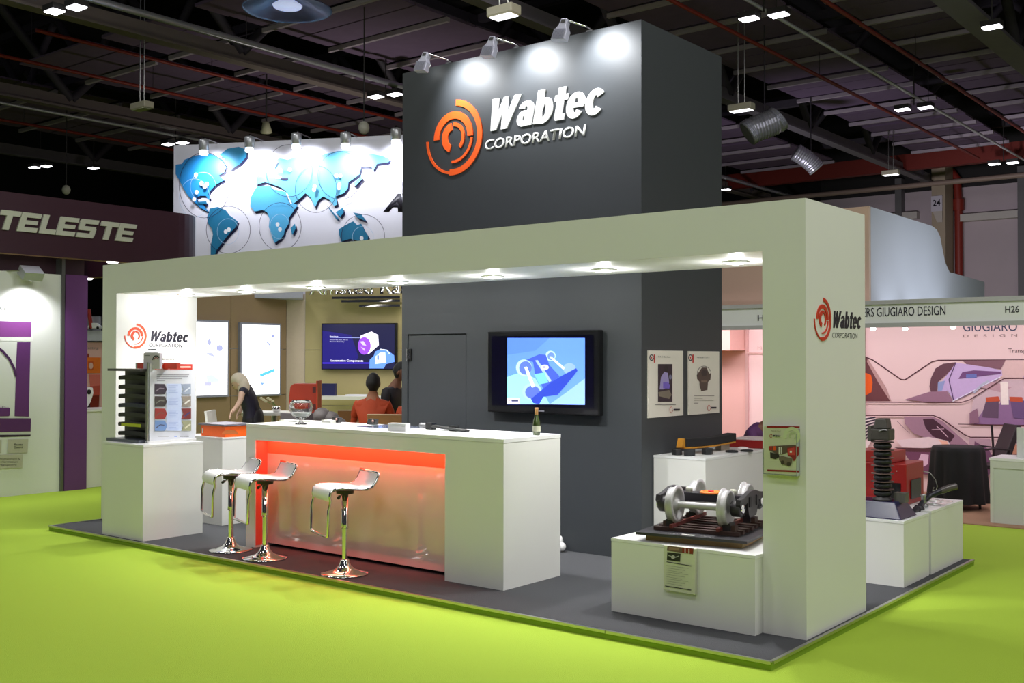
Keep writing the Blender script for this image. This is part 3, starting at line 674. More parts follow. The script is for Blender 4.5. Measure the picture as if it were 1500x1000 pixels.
# side frames: a bowed casting on each side
for s, c in ((-1, c1), (1, c1+ax_d*G)):
    b = c + ax_d*s*.085
    prof = [(-.06, .03), (-.05, .065), (.02, .07), (.10, .085), (.17, .10), (.28, .10), (.35, .085), (.43, .07), (.50, .065), (.51, .03), (.47, -.02), (.42, -.03), (.40, .02), (.35, .03), (.32, -.05), (.30, -.075), (.15, -.075), (.13, -.05), (.10, .03), (.05, .02), (.03, -.03), (-.02, -.02)]
    fr = MB(); fr.prism([b + wb*y + UZ*z - ax_d*.016 for y, z in prof], ax_d*.032); fr.build('side_frame', DKM, t)
    for yy in (.12, .28):
        MB().obox(b+wb*(yy+.025)+UZ*.03+ax_d*s*.02, ax_d*.006, wb*.02, UZ*.035).build('frame_pocket', mat((22, 20, 24), .6), t)
    for yy in (.19, .225, .26):
        MB().lathe(b+wb*yy-UZ*.06-ax_d*s*.03, [(.016, 0), (.016, .05)], (0, 0, 1), 12).build('spring', mat((60, 58, 66), .4, .5), t)
m0 = c1 + ax_d*G/2 + wb*WB/2
MB().obox(m0+UZ*.035, ax_d*(G/2+.03), wb*.055, UZ*.028).build('bolster', mat((30, 27, 36), .4), t)
MB().lathe(m0+UZ*.062, [(0, .0), (.075, 0), (.078, .006), (.075, .014), (.05, .014), (.045, .010), (0, .010)], n=28).build('centre_plate', mat((214, 120, 34), .5), t)
MB().lathe(m0+UZ*.0725, [(0, 0), (.02, 0), (.02, .01), (0, .01)], n=14).build('centre_pin', mat((214, 40, 60), .4), t)
for s in (-1, 1): MB().lathe(m0+ax_d*s*(G/2-.04)+UZ*.063, [(0, .035), (.02, .035), (.024, .03), (.024, 0), (0, 0)], n=14).build('side_bearing', mat((205, 205, 190), .4, .3), t)
for k in (0, 1): MB().obox(m0+wb*(.14 if k else -.13)+UZ*.0, ax_d*(G/2), wb*.012, UZ*.014).build('brake_beam', DKM, t)
for s in (0, 1):   # two rails and the sleepers
    rc = Vector((c1.x, c1.y, 0)) + ax_d*(G*s) + wb*(WB/2)
    MB().obox(rc+UZ*.606+ax_d*(.035 if s == 0 else -.035), ax_d*.010, wb*.35, UZ*.012).build('rail', RAIL, t)
for k in range(7):
    rc = Vector((m0.x, m0.y, 0)) + wb*(-.30+.10*k)
    MB().obox(rc+UZ*.581, ax_d*(G/2+.10), wb*.022, UZ*.0125).build('sleeper', SLEEP, t)
PBd = BP(.33, .05, .568)
MB().obox(BP(.36, .045, .5685), e1*.045, e2*.018, UZ*.001).build('white_label', PAPER, t)
text('board_lettering', 'o Swing o', BP(.20, .03, .569), e1, .09, .022, PAPER, t, UZ, depth=.001, V=e2)
text('board_lettering', 'o Swing S', BP(.45, .03, .569), e1, .09, .022, PAPER, t, UZ, depth=.001, V=e2)

# ------------------------------------------------------------------ things on the tall plinth by the tower
z = .902
def hexblock(px, py, r, h, label):
    P = atZ(px, py, z); P.z = z
    return tag(MB().lathe(P, [(0, 0), (r, 0), (r, h), (r*.97, h+.003), (0, h+.003)], n=6, smooth=False).build('rubber_block', RUBBER), label, 'rubber block', 'black rubber blocks on the tall plinth')
hexblock(992, 666, .045, .045, 'six-sided black rubber block at the plinth corner, left of three')
hexblock(1010, 667, .05, .05, 'six-sided black rubber block between two others on plinth')
hexblock(1036, 665, .05, .05, 'six-sided black rubber block, right of three under the long pad')
A = atZ(1000, 655, z+.06); B = atZ(1072, 648, z+.06)
d = (B-A); d.z = 0; ln = d.length; d.normalize(); nrm = Vector((-d.y, d.x, 0)); Cc = (A+B)/2
t = thing('brake_shoe', 'long black curved brake shoe with yellow back plate lying on blocks', 'brake shoe', (Cc.x, Cc.y, z))
mb = MB(); n = 10; secs = []
top, bot, yel = [], [], []
for i in range(n+1):
    s = -1+2*i/n; q = A.lerp(B, i/n); zz = z+.085+.02*s*s*0+.018*(i/n)
    top.append(q.lerp(q, 0)+Vector((0, 0, 0)))
L0 = [Vector((A.x, A.y, 0)) + d*(ln*i/n) for i in range(n+1)]
prof_t = [Vector((p.x, p.y, z+.138-.014*math.sin(math.pi*i/n)+.012*i/n)) for i, p in enumerate(L0)]
prof_b = [Vector((p.x, p.y, z+.065-.012*math.sin(math.pi*i/n)+.012*i/n)) for i, p in enumerate(L0)]
MB().prism([p-nrm*.05 for p in prof_t] + [p-nrm*.05 for p in prof_b[::-1]], nrm*.1).build('friction_pad', mat((26, 26, 30), .7, noise=.15), t, bevel=.006)
prof_c = [p - UZ*.013 + d*.0 for p in prof_b]
MB().prism([p-nrm*.055 - d*.02 for p in prof_b] + [p-nrm*.055 - d*.02 for p in prof_c[::-1]], nrm*.11).build('back_plate', mat((186, 128, 36), .5), t)
MB().prism([prof_b[0]-d*.055-nrm*.03, prof_b[0]-d*.002-nrm*.03, prof_t[0]-d*.002-nrm*.03, prof_t[0]-d*.03-nrm*.03], nrm*.06).build('end_lug', mat((186, 128, 36), .5), t)
P = atZ(1045, 660, z); tag(MB().obox(Vector((P.x+.02, P.y+.14, z+.03)), d*.07, nrm*.03, UZ*.029).build('steel_block', mat((150, 140, 128), .5, .3)), 'grey metal block under the right end of the brake shoe', 'metal block')
for (px, py, r, l) in ((1072, 662, .055, 'flat dark disc on the tall plinth, left of two'), (1094, 661, .055, 'flat dark disc on the tall plinth, right of two')):
    P = atZ(px, py, z); P.z = z
    tag(MB().lathe(P, [(0, 0), (r, 0), (r+.004, .006), (r, .014), (r*.6, .018), (0, .018)], n=24).build('brake_disc', RUBBER), l, 'disc')
P = atZ(1066, 655, z); P = Vector((-1.78, 2.72, z)); tag(MB().lathe(P, [(0, 0), (.05, 0), (.05, .025), (.03, .03), (.0, .03)], n=20).build('white_ring', mat((235, 225, 225), .4)), 'small round white part behind the flat discs', 'machine part')
A = atZ(1080, 658, z); mb = MB()
c = Vector((-1.5, 3.3, z))
# red box stands on a further plinth behind
t = thing('red_case', 'flat dark red case lying at the far end of the tall plinth', 'case', (-1.86, 3.2, .902))
MB().box(-2.06, -1.69, 2.98, 3.40, .902, .975).build('case_body', REDM, t, bevel=.005); MB().box(-2.055, -1.695, 2.985, 3.395, .976, .984).build('pale_lid', mat((205, 190, 190), .5), t)

# ------------------------------------------------------------------ insulator, pantograph part and hose on the right plinths
z = .506
P = Vector((-.215, 2.14, z))
t = thing('ribbed_insulator', 'tall black ribbed insulator column on a dark blue tapered foot', 'insulator', P)
s0, s1 = .19, .125
bs = [(P.x-.42, P.y-s0, z), (P.x+.14, P.y-s0, z), (P.x+.14, P.y+s0, z), (P.x-.42, P.y+s0, z)]
tp = [(P.x-.36, P.y-s1, z+.125), (P.x+.07, P.y-s1, z+.125), (P.x+.07, P.y+s1, z+.125), (P.x-.36, P.y+s1, z+.125)]
MB().add(bs+tp, [(3, 2, 1, 0), (4, 5, 6, 7), (0, 1, 5, 4), (1, 2, 6, 5), (2, 3, 7, 6), (3, 0, 4, 7)]).build('foot', mat((30, 30, 66), .3), t, bevel=.008)
Pc = Vector((P.x-.05, P.y-.05, z+.125))
MB().lathe(Pc, [(0, 0), (.075, 0), (.075, .015), (.05, .03), (.05, .46), (.0, .46)], n=20).build('core', DKM, t)
for k in range(7):
    h = .035+k*.062
    rb = MB().lathe(Pc+UZ*h, [(.05, 0), (.064, .006), (.070, .022), (.064, .040), (.05, .046)], n=24).build('ring', mat((30, 30, 36), .45), t)
    MB().lathe(Pc+UZ*(h+.050), [(.04, 0), (.086, .0), (.088, .003), (.086, .006), (.04, .006)], n=24).build('shed_plate', mat((82, 62, 58), .5), t)
mb = MB().box(Pc.x-.07, Pc.x+.075, Pc.y-.07, Pc.y+.07, z+.60, z+.69); mb.prism([(Pc.x-.055, Pc.y-.06, z+.69), (Pc.x+.06, Pc.y-.06, z+.69), (Pc.x+.045, Pc.y-.05, z+.77), (Pc.x-.04, Pc.y-.05, z+.77)], (0, .11, 0))
mb.build('top_clamp', mat((62, 58, 54), .5), t, bevel=.01)
MB().tube([(Pc.x-.0, Pc.y-.075, z+.67), (Pc.x+.03, Pc.y-.078, z+.685), (Pc.x+.06, Pc.y-.078, z+.685)], .006, 6).build('wire', BRUSHED, t)
MB().box(Pc.x-.10, Pc.x-.072, Pc.y-.05, Pc.y+.05, z+.59, z+.71).build('side_plate', mat((74, 70, 66), .5), t)
MB().box(Pc.x+.08, Pc.x+.17, Pc.y+.02, Pc.y+.10, z+.115, z+.19).build('terminal_box', mat((86, 84, 80), .5), t)
# red machine on the rear plinth
RM = Vector((-.55, 3.0, .516))
t = thing('red_machine_case', 'red metal machine box with black opening behind the insulator', 'machine', RM)
MB().box(-.74, -.30, 2.75, 3.2, .517, .86).build('lower_box', REDM, t, bevel=.006)
MB().box(-.74, -.42, 2.75, 3.1, .862, .96).build('upper_box', mat((158, 34, 30), .4), t, bevel=.006)
MB().box(-.44, -.345, 2.740, 2.749, .56, .70).build('opening', BLACK, t)
MB().box(-.296, -.290, 2.85, 3.1, .56, .72).build('opening', BLACK, t)
MB().lathe((-.49, 2.72, .80), [(.0, .0), (.035, .0), (.04, .012), (.03, .03), (0, .03)], (0, 1, 0), 16).build('gauge', CHROME, t)
MB().box(-.4, -.30, 2.68, 2.73, .517, .545).build('foot_block', mat((150, 146, 120), .5), t)
for x in (-.70, -.66, -.38): MB().ball((x, 2.748, .80), .006).build('bolt', ALU, t)
# hose
pts = [atD(x, y, d) for x, y, d in ((1338, 749, 8.72), (1346, 744, 8.82), (1352, 735, 8.95), (1362, 726, 9.0), (1378, 719, 9.0), (1392, 714, 9.0), (1401, 712, 9.0))]
t = thing('curved_hose', 'thick black curved hose with clear tip leaning on rear plinth', 'hose', pts[0])
fine = []
for a, b in zip(pts[:-1], pts[1:]): fine += [a.lerp(b, i/5) for i in range(5)]
MB().tube(fine, [.022+.002*(i % 2) for i in range(len(fine))], 12).build('hose_body', mat((30, 30, 40), .35), t)
MB().tube([pts[-3], pts[-2], pts[-1]], .028, 12).build('clear_sleeve', mat((120, 112, 112), .1, trans=.5, noise=0), t)
MB().lathe(pts[1]-UZ*.0, [(.04, -.03), (.045, 0), (.03, .02)], (0, 0, 1), 12).build('hose_collar', DKM, t)
q = [atD(x, y, 9.1) for x, y in ((1352, 690), (1362, 692), (1370, 702), (1373, 712), (1371, 719), (1366, 718), (1368, 713))]
tag(MB().tube(q, .004, 6).build('thin_cable', BRUSHED), 'thin looped grey cable above the curved hose', 'cable')
P = atZ(1358, 728, .56); q = Vector((-.16, 2.75, .517))
t = thing('steel_fitting', 'small silver pipe fitting beside the red machine box', 'fitting', q)
MB().lathe(q, [(0, 0), (.04, 0), (.04, .02), (.02, .03), (.02, .09), (.03, .1), (.0, .11)], n=14).build('fitting_body', BRUSHED, t); MB().tube([q+UZ*.05, q+Vector((.03, -.05, .05))], .012, 8).build('side_port', BRUSHED, t)
P = Vector((-.25, 2.75, .5155)); 
mb = MB(); g = 9; bx0, by0 = -.27, 2.90
for i in range(g+1):
    for j in range(g+1): mb.v.append(Vector((bx0+.2*i/g, by0+.36*j/g, .5165+random.uniform(0, .02)*(0 < i < g)*(0 < j < g)+.001)))
for i in range(g):
    for j in range(g): a = i*(g+1)+j; mb.f.append((a, a+g+1, a+g+2, a+1)); mb.fm.append(0); mb.sm.append(True)
tag(mb.build('plastic_wrap', mat((225, 228, 220), .08, trans=.5, noise=0)), 'crumpled clear plastic sheet lying on the rear right plinth', 'plastic sheet')

# ------------------------------------------------------------------ brochure rack on the left plinth
z = .916
fx0_ = atY(183, 600, -.26).x
t = thing('sample_rack', 'dark tiered sample rack with black brake pads beside a printed panel', 'display rack', (-6.8, -.2, z))
MB().box(fx0_-.04, -6.625, -.44, -.12, z, z+.028).build('foot_plate', mat((96, 100, 112), .3, .5), t)
fy = -.36; fx0, fx1 = atY(183, 600, fy+.10).x, -6.70
MB().box(fx0-.02, fx1+.06, fy+.11, fy+.15, z+.028, z+.70).build('back_board', mat((92, 84, 78), .5), t)
MB().box(fx1+.062, fx1+.082, fy+.0, fy+.16, z+.028, z+.70).build('side_board', mat((112, 108, 104), .5), t)
MB().box(fx0-.06, fx1+.065, fy-.06, fy+.21, z+.70, z+.722).build('top_shelf', mat((70, 64, 62), .4), t)
for k in range(7):
    zz = z+.05+k*.093
    pad = MB(); x0, x1 = fx0+.03, fx1+.05; y1 = fy+.129
    ms = [mat((36, 34, 34), .6), mat((52, 46, 44), .6), mat((46, 44, 44), .6), mat((34, 34, 62), .5), mat((40, 36, 34), .6), mat((52, 48, 46), .6), mat((36, 34, 34), .6)][k]
    nn = 8
    up = [Vector((x0+(x1-x0)*i/nn, y1-.02, zz+.042+.012*math.sin(math.pi*i/nn))) for i in range(nn+1)]; dn = [Vector((x0+(x1-x0)*i/nn, y1-.02, zz+.002+.008*math.sin(math.pi*i/nn))) for i in range(nn+1)]
    pad.prism(up+dn[::-1], (0, -.10, 0)); b = pad.build('brake_pad', ms, t, bevel=.004)
    MB().box(x0-.035, x0+.03, y1-.10, y1-.04, zz+.006, zz+.03).build('pad_lug', ms, b)
MB().box(fx0+.09, fx1-.02, y1-.125, y1-.121, z+.05+.093*1+.005, z+.05+.093*1+.035).build('yellow_tag', mat((190, 200, 30), .5), t)
pan = thing('printed_display_panel', 'white printed product panel with hexagon pictures standing on the left plinth', 'display panel', (-6.6, .0, z))
PD = Plane((-6.575, 0, 0), (1, 0, 0))
y0, y1 = PD.px(219, 640).y, PD.px(286, 640).y; zt = PD.px(285, 532).z
MB().box(-6.60, -6.576, y0, y1, z, zt).build('panel_board', mat((214, 216, 224), .4, noise=.01), pan)
MB().box(-6.62, -6.56, y0-.02, y1, z, z+.02).build('panel_foot', mat((225, 225, 225), .4), pan)
MB().tube([(-6.59, y0-.012, z), (-6.59, y0-.012, zt+.01)], .011, 8).build('corner_post', ALU, pan)
G7 = lambda x, y: (150+x/6.667, 510+y/6.667)
HX = lambda x0, x1, yc: [(x0, yc-52), (x1-22, yc-50), (x1, yc), (x1-22, yc+50), (x0, yc+50)]
HL = lambda x0, x1, yc: [(x1, yc-52), (x0, yc-50), (x0+22, yc), (x0, yc+50), (x1, yc+50)]
it = [([(512, 150), (878, 155), (878, 207), (510, 205)], mat((206, 54, 34)))]
for k, xx in enumerate((545, 600, 655, 665)): it.append((stroke(ell(xx-5, 178, 20-k*2, 24, 12, 100, 260), 6), PAPER))
it.append((rect(690, 174, 862, 190), mat((240, 200, 190))))
for k, (a, b) in enumerate(((530, 845), (530, 835), (530, 778), (530, 612))): it.append((rect(a, 255+k*20, b, 260+k*20), mat((120, 120, 124))))
it.append((rect(622, 345, 770, 805), mat((196, 208, 238))))
hc = [((60, 50, 62), (140, 130, 140)), ((66, 58, 56), (120, 120, 110)), ((146, 48, 44), (110, 80, 70)), ((110, 140, 190), (60, 60, 90))]
rc = [((150, 160, 180), (210, 215, 225)), ((140, 130, 120), (220, 218, 210)), ((120, 52, 50), (60, 60, 110)), ((150, 150, 120), (210, 205, 180))]
for k, yc in enumerate((398, 518, 638, 755)):
    it.append((HX(508, 628, yc), mat(hc[k][0]))); it.append((stroke([(520, yc+20), (560, yc-10), (600, yc-5)], 10), mat(hc[k][1])))
    it.append((HL(765, 862, yc), mat(rc[k][0]))); it.append((stroke([(800, yc+25), (830, yc), (855, yc-15)], 14), mat(rc[k][1])))
    for j in range(5): it.append((rect(640, yc-35+j*16, 735-(j % 2)*20, yc-31+j*16), mat((160, 176, 220))))
it += [(rect(535, 858, 640, 862), mat((150, 150, 150))), (rect(750, 856, 838, 862), INK), (rect(695, 855, 722, 864), mat((120, 150, 220)))]
decal('print', PD, it, pan, conv=G7, off=.0015, step=.0002)
zz = z+.722
t = thing('tabletop_sign', 'small grey folded sign standing on top of the sample rack', 'sign', (-6.8, -.28, zz))
PDs = Plane((0, -.33, 0), (0, -1, 0)); a = PDs.px(210, 529); b = PDs.px(234, 507)
MB().box(a.x, b.x, -.33, -.30, zz, zz+.155).build('sign_card', mat((206, 198, 212), .4), t, bevel=.002)
decal('print', PDs, [([(217, 511), (229, 511), (229, 512.5), (217, 512.5)], INK), ([(212, 516), (232, 516), (232, 517), (212, 517)], mat((110, 110, 116))), ([(212, 520), (220, 520), (220, 521), (212, 521)], mat((110, 110, 116))), (stroke(ell(229, 527, 5, 6, 14, 180, 330), 1.5), INK), (stroke(ell(229, 527, 3, 3.5, 10, 180, 330), 1.0), mat((160, 40, 60)))], t, off=.001, step=.0003)
PDc = Plane((0, -.20, 0), (0, -1, 0)); a = PDc.px(201, 530); b = PDc.px(259, 522)
t = thing('orange_card_box', 'flat orange red printed box lying on top of the sample rack', 'box', (a.x, -.19, zz))
MB().box(a.x, b.x, -.20, -.16, zz, zz+.06).build('carton', mat((208, 62, 38), .5), t); MB().box(a.x-.03, a.x-.002, -.20, -.16, zz, zz+.06).build('pale_end', mat((200, 210, 190), .5), t)
heavy('lettering', 'Wabtec', PDc, (237, 527.5), (257, 527.5), 524, PAPER, t, .001)

# orange box on the second plinth with papers
z = .916
t = thing('orange_carton', 'bright orange carton on the white plinth behind the stools', 'box', (-6.80, .62, z))
MB().box(-7.02, -6.612, .56, .86, z, z+.115).build('carton', mat((250, 104, 30), .5), t, bevel=.003)
MB().box(-7.00, -6.985, .556, .5598, z+.03, z+.08).build('white_label', PAPER, t)
decal('print', Plane((0, .559, 0), (0, -1, 0)), [(ell(337, 636, 12, 7, 14, 180, 360), mat((255, 140, 70)))], t, off=.0006)
tag(MB().box(-7.05, -6.60, .54, .90, z+.117, z+.135).build('paper_stack', mat((120, 116, 126), .5)), 'thin stack of grey folders lying on the orange carton', 'papers')

# ------------------------------------------------------------------ things on the counter
z = CH+.0008
P = Vector((-4.974, .188, z))
t = thing('glass_bowl', 'round clear glass bowl on a stem on the white counter', 'glass bowl', P)
MB().lathe(P, [(0, 0), (.055, .0), (.057, .004), (.03, .012), (.012, .03), (.03, .045), (.075, .075), (.105, .12), (.112, .155), (.10, .195), (.078, .222), (.075, .222), (.097, .195), (.108, .155), (.101, .12), (.07, .08), (.028, .052), (0, .05)], n=36).build('bowl', GLASS, t)
MB().lathe(P, [(0, .056), (.028, .057), (.068, .083), (.09, .105), (0, .112)], n=24).build('white_mints', mat((235, 235, 232), .4), t)
P = Vector((-2.442, .445, z))
t = thing('green_bottle', 'small dark green bottle with gold foil neck on the counter', 'bottle', P)
MB().lathe(P, [(0, 0), (.029, 0), (.031, .004), (.031, .09), (.026, .115), (.016, .145), (.0125, .165), (.0125, .2), (0, .2)], n=24).build('glass_body', mat((52, 66, 26), .12, coat=.6), t)
MB().lathe(P, [(.0133, .16), (.0135, .2), (.015, .203), (.015, .217), (0, .218)], n=18).build('foil_neck', mat((214, 160, 110), .3, .6), t)
MB().lathe(P, [(.0318, .03), (.0318, .075)], n=24).build('label_band', mat((190, 190, 170), .5), t)
A, B = Vector((-3.695, .036, 0)), Vector((-3.527, .066, 0)); d = (B-A).normalized()
t = thing('card_holder', 'small white card box on the middle of the counter', 'box', (-3.61, .07, z)); Cc = (A+B)/2 + Vector((-d.y, d.x, 0))*.04
MB().obox(Vector((Cc.x, Cc.y, z+.022)), d*.088, Vector((-d.y, d.x, 0))*.035, UZ*.022).build('lower_box', mat((236, 236, 236), .4), t)
MB().obox(Vector((Cc.x, Cc.y, z+.0555)), d*.088, Vector((-d.y, d.x, 0))*.035, UZ*.010).build('lid', mat((240, 240, 240), .4), t)
# black folded tripod
t = thing('folded_tripod', 'black folded camera tripod lying along the counter', 'tripod', (-3.35, .4, z))
A = Vector((-3.68, .42, z+.03)); B = Vector((-3.08, .34, z+.012))
for k in (-1, 0, 1): MB().tube([A+Vector((.12, k*.014, 0)), B+Vector((0, k*.02, 0))], [.013, .010], 8).build('leg', BLACK, t)
MB().box(A.x+.08, A.x+.16, A.y-.03, A.y+.03, z, z+.055).build('head_block', BLACK, t, bevel=.006)
MB().lathe(A+Vector((.0, 0, 0)), [(0, 0), (.022, 0), (.022, .08), (0, .08)], (1, 0, 0), 14).build('pan_head', BRUSHED, t)
MB().box(-3.30, -3.22, .355, .405, z, z+.045).build('clamp', BLACK, t, bevel=.005)
tag(MB().box(-4.3, -3.75, .25, .60, z, z+.004).build('glass_desk_mat', mat((120, 128, 150), .1, coat=.6)), 'dark glossy desk mat lying flat on the counter', 'desk mat')
P = atZ(498, 624, z); 
for (px, py, l, s) in ((449, 620, 'flat white leaflet stack beside the glass bowl', (.13, .05)), (387, 618, 'flat white papers at the left end of the counter', (.32, .05))):
    P = atZ(px, py, z); yy = P.y+.18; tag(MB().box(P.x, P.x+s[0], yy, yy+.12, z, z+.012+(.012 if px > 400 else 0)).build('leaflets', PAPER), l, 'leaflets')
for (px, l) in ((492, 'black phone stand on the counter near the chairs, left of two'), (545, 'black phone stand on the counter, right of two')):
    P = atY(px, 622, .55); t = thing('phone_stand', l, 'phone stand', (P.x, .55, z)); 
    MB().prism([(P.x-.06, .53, z), (P.x+.05, .53, z), (P.x+.06, .53, z+.05), (P.x-.03, .53, z+.055)], (0, .05, 0)).build('body', BLACK, t, bevel=.006)
    MB().lathe((P.x+.035, .527, z+.035), [(0, 0), (.012, 0), (.012, .004), (0, .004)], (0, -1, 0), 12).build('lens', mat((190, 150, 140), .3), t)

# ================================================================== PEOPLE
def skinmesh(name, verts, edges, material, parent, sub=1, root=0):
    me = bpy.data.meshes.new(name); me.from_pydata([tuple(v[0]) for v in verts], edges, []); me.update()
    o = bpy.data.objects.new(name, me); COL.objects.link(o)
    md = o.modifiers.new('skin', 'SKIN'); md.use_smooth_shade = True
    if not me.skin_vertices: me.skin_vertices.new()
    for i, v in enumerate(verts):
        r = v[1] if isinstance(v[1], tuple) else (v[1], v[1]); me.skin_vertices[0].data[i].radius = r
        me.skin_vertices[0].data[i].use_root = (i == root)
    sm = o.modifiers.new('sub', 'SUBSURF'); sm.levels = sub; sm.render_levels = sub
    dg = bpy.context.evaluated_depsgraph_get(); m2 = bpy.data.meshes.new_from_object(o.evaluated_get(dg))
    bpy.data.objects.remove(o); bpy.data.meshes.remove(me)
    off = origin(parent); 
    for v in m2.vertices: v.co -= off
    m2.materials.clear(); m2.materials.append(material); m2.name = name
    o = bpy.data.objects.new(name, m2); COL.objects.link(o); o.parent = parent
    return o
def person(label, base, J, skin, top, bottom, hair, shoe, face, long_hair=False, sleeves='long', group=None, dress=False):
    """J: world joints. face: direction the face points (unit-ish vector)."""
    t = thing('person', label, 'person', base, group=group)
    f = Vector(face).normalized(); hd = Vector(J['head']); nk = Vector(J['neck'])
    up = (hd-nk).normalized(); side = f.cross(up).normalized(); f2 = up.cross(side).normalized()
    V = []; Ed = []
    def av(p, r): V.append((Vector(p), r)); return len(V)-1
    pel = av(J['pelvis'], .115); sp = av(Vector(J['pelvis']).lerp(Vector(J['chest']), .5), .105); ch = av(J['chest'], .125); n0 = av(nk, .064); n1 = av(nk.lerp(hd, .55), .06)
    Ed += [(pel, sp), (sp, ch), (ch, n0), (n0, n1)]
    arms = {}
    for s in 'lr':
        S_, El, Wr = Vector(J['sh_'+s]), Vector(J['el_'+s]), Vector(J['wr_'+s]); a = av(S_, .05); b = av(El, .038); c = av(Wr, .026); 
        hdv = Vector(J.get('ha_'+s, Wr + (Wr-El).normalized()*.08)); dh = (hdv-Wr).normalized(); h = av(Wr+dh*.045, .030)
        Ed += [(ch, a), (a, b), (b, c), (c, h)]
        o1 = dh.orthogonal().normalized(); o2 = dh.cross(o1)
        for k, (q, ln) in enumerate(((-.03, .055), (-.011, .068), (.011, .064), (.03, .05))):
            k1 = av(Wr+dh*.085+o1*q, .0095); k2 = av(Wr+dh*(.085+ln*.55)+o1*q*1.1+o2*.008, .0085); k3 = av(Wr+dh*(.085+ln)+o1*q*1.05+o2*.028, .007); Ed += [(h, k1), (k1, k2), (k2, k3)]
        k1 = av(Wr+dh*.04-o1*.04+o2*.012, .010); k2 = av(Wr+dh*.075-o1*.055+o2*.025, .009); Ed += [(h, k1), (k1, k2)]
        arms[s] = (S_, El, Wr)
    for s in 'lr':
        hp, kn, an = Vector(J['hip_'+s]), Vector(J['kn_'+s]), Vector(J['an_'+s]); a = av(hp, .085); b = av(kn, .058); c = av(an, .04); d = av(an+Vector((f.x, f.y, 0)).normalized()*.14-UZ*.03, .035)
        Ed += [(pel, a), (a, b), (b, c), (c, d)]
    body = skinmesh('body', V, Ed, skin, t, 1)
    body.data.materials.append(top); body.data.materials.append(bottom)
    og = origin(t); P_, C_ = Vector(J['pelvis']), Vector(J['chest'])
    def sd(p, a, b):
        k = max(0, min(1, (p-a).dot(b-a)/max((b-a).length_squared, 1e-9))); return (p-(a+(b-a)*k)).length
    for pf in body.data.polygons:
        c_ = pf.center + og; dt = sd(c_, P_, C_) - .10; mi = 1; best = dt
        dn = sd(c_, C_.lerp(nk, .75), hd) - .03
        for s in 'lr':
            S_, El, Wr = arms[s]
            e_ = {'none': S_, 'short': S_.lerp(El, .7), 'long': Wr}[sleeves]
            if sd(c_, C_, S_)-.03 < best: best = sd(c_, C_, S_)-.03; mi = 1
            if sd(c_, S_, e_)-.02 < best and sleeves != 'none': best = sd(c_, S_, e_)-.02; mi = 1
            q_ = sd(c_, e_, Wr+(Wr-El).normalized()*.15)-.02 if sleeves != 'none' else min(sd(c_, S_.lerp(El, .2), El), sd(c_, El, Wr+(Wr-El).normalized()*.15))-.02
            if q_ < best: best = q_; mi = 0
            hp, kn, an = Vector(J['hip_'+s]), Vector(J['kn_'+s]), Vector(J['an_'+s])
            if sd(c_, hp, kn)-.05 < best: best = sd(c_, hp, kn)-.05; mi = 2
            if sd(c_, kn, an)-.03 < best: best = sd(c_, kn, an)-.03; mi = 0 if dress else 2
        if dn < best: mi = 0
        pf.material_index = mi
    # head joined into the body mesh
    Mh = Matrix((side, f2, up)).transposed()
    hb = MB(); nu, nv = 20, 16; c0 = hd; vs = []
    for i in range(nv+1):
        a = math.pi*i/nv
        for k in range(nu):
            b = 2*math.pi*k/nu; x = .073*math.sin(a)*math.cos(b); y = .092*math.sin(a)*math.sin(b); zz = .112*math.cos(a)
            if zz < 0: x *= 1+zz*2.6; y = y*(1+zz*1.2) + (-zz)*.12
            if y > .07 and abs(x) < .02 and -.04 < zz < .03: y += .022*(1-abs(x)/.02)
            vs.append(c0 + Mh @ Vector((x, y, zz)))
    hb.add(vs, [(i*nu+k, (i+1)*nu+k, (i+1)*nu+(k+1) % nu, i*nu+(k+1) % nu) for i in range(nv) for k in range(nu)], None, True)
    for s in (-1, 1): hb.ball(c0 + Mh @ Vector((s*.075, -.005, -.005)), (.010, .020, .032), None, 8, 6, Mh)
    bm = bmesh.new(); bm.from_mesh(body.data); off = origin(t)
    tmp = bpy.data.meshes.new('t'); tmp.from_pydata([tuple(v-off) for v in hb.v], [], hb.f); tmp.polygons.foreach_set('use_smooth', [True]*len(tmp.polygons)); bm.from_mesh(tmp); bm.to_mesh(body.data); bm.free(); bpy.data.meshes.remove(tmp)
    fc = MB()
    for s in (-1, 1):
        fc.ball(c0 + Mh @ Vector((s*.03, .078, .008)), (.012, .008, .006), mat((235, 232, 228), .3), 8, 6, Mh); fc.ball(c0 + Mh @ Vector((s*.03, .084, .008)), (.0055, .004, .0055), mat((40, 26, 20), .3), 8, 6, Mh)
        fc.ball(c0 + Mh @ Vector((s*.03, .083, .028)), (.018, .006, .004), HAIR, 8, 6, Mh)
    fc.ball(c0 + Mh @ Vector((0, .078, -.052)), (.024, .008, .006), mat((150, 84, 78), .5), 8, 6, Mh)
    fc.build('face_features', None, t)
    hm = MB(); vs = []; nu = 20; nv = 12
    for i in range(nv+1):
        a = math.pi*i/nv
        for k in range(nu):
            b = 2*math.pi*k/nu; q = Vector((.084*math.sin(a)*math.cos(b), .104*math.sin(a)*math.sin(b), .124*math.cos(a)))
            front = q.y > .03; 
            if front and q.z < .06: q *= .80          # tuck under the face
            elif q.z < (-.115 if long_hair else -.06): q *= .85
            vs.append(c0 + Mh @ (q + Vector((0, -.008, .006))))
    hm.add(vs, [(i*nu+k, (i+1)*nu+k, (i+1)*nu+(k+1) % nu, i*nu+(k+1) % nu) for i in range(nv) for k in range(nu)], None, True)
    if long_hair:
        hm.ball(c0 + Mh @ Vector((-.02, -.03, -.06)) - UZ*.03, (.085, .07, .13), None, 14, 10); hm.ball(c0 + Mh @ Vector((0, .0, -.10)) - UZ*.06, (.06, .05, .10), None, 12, 8)
    hm.build('hair', hair, t)
    # clothing
    V = []; Ed = []
    w_ = .012
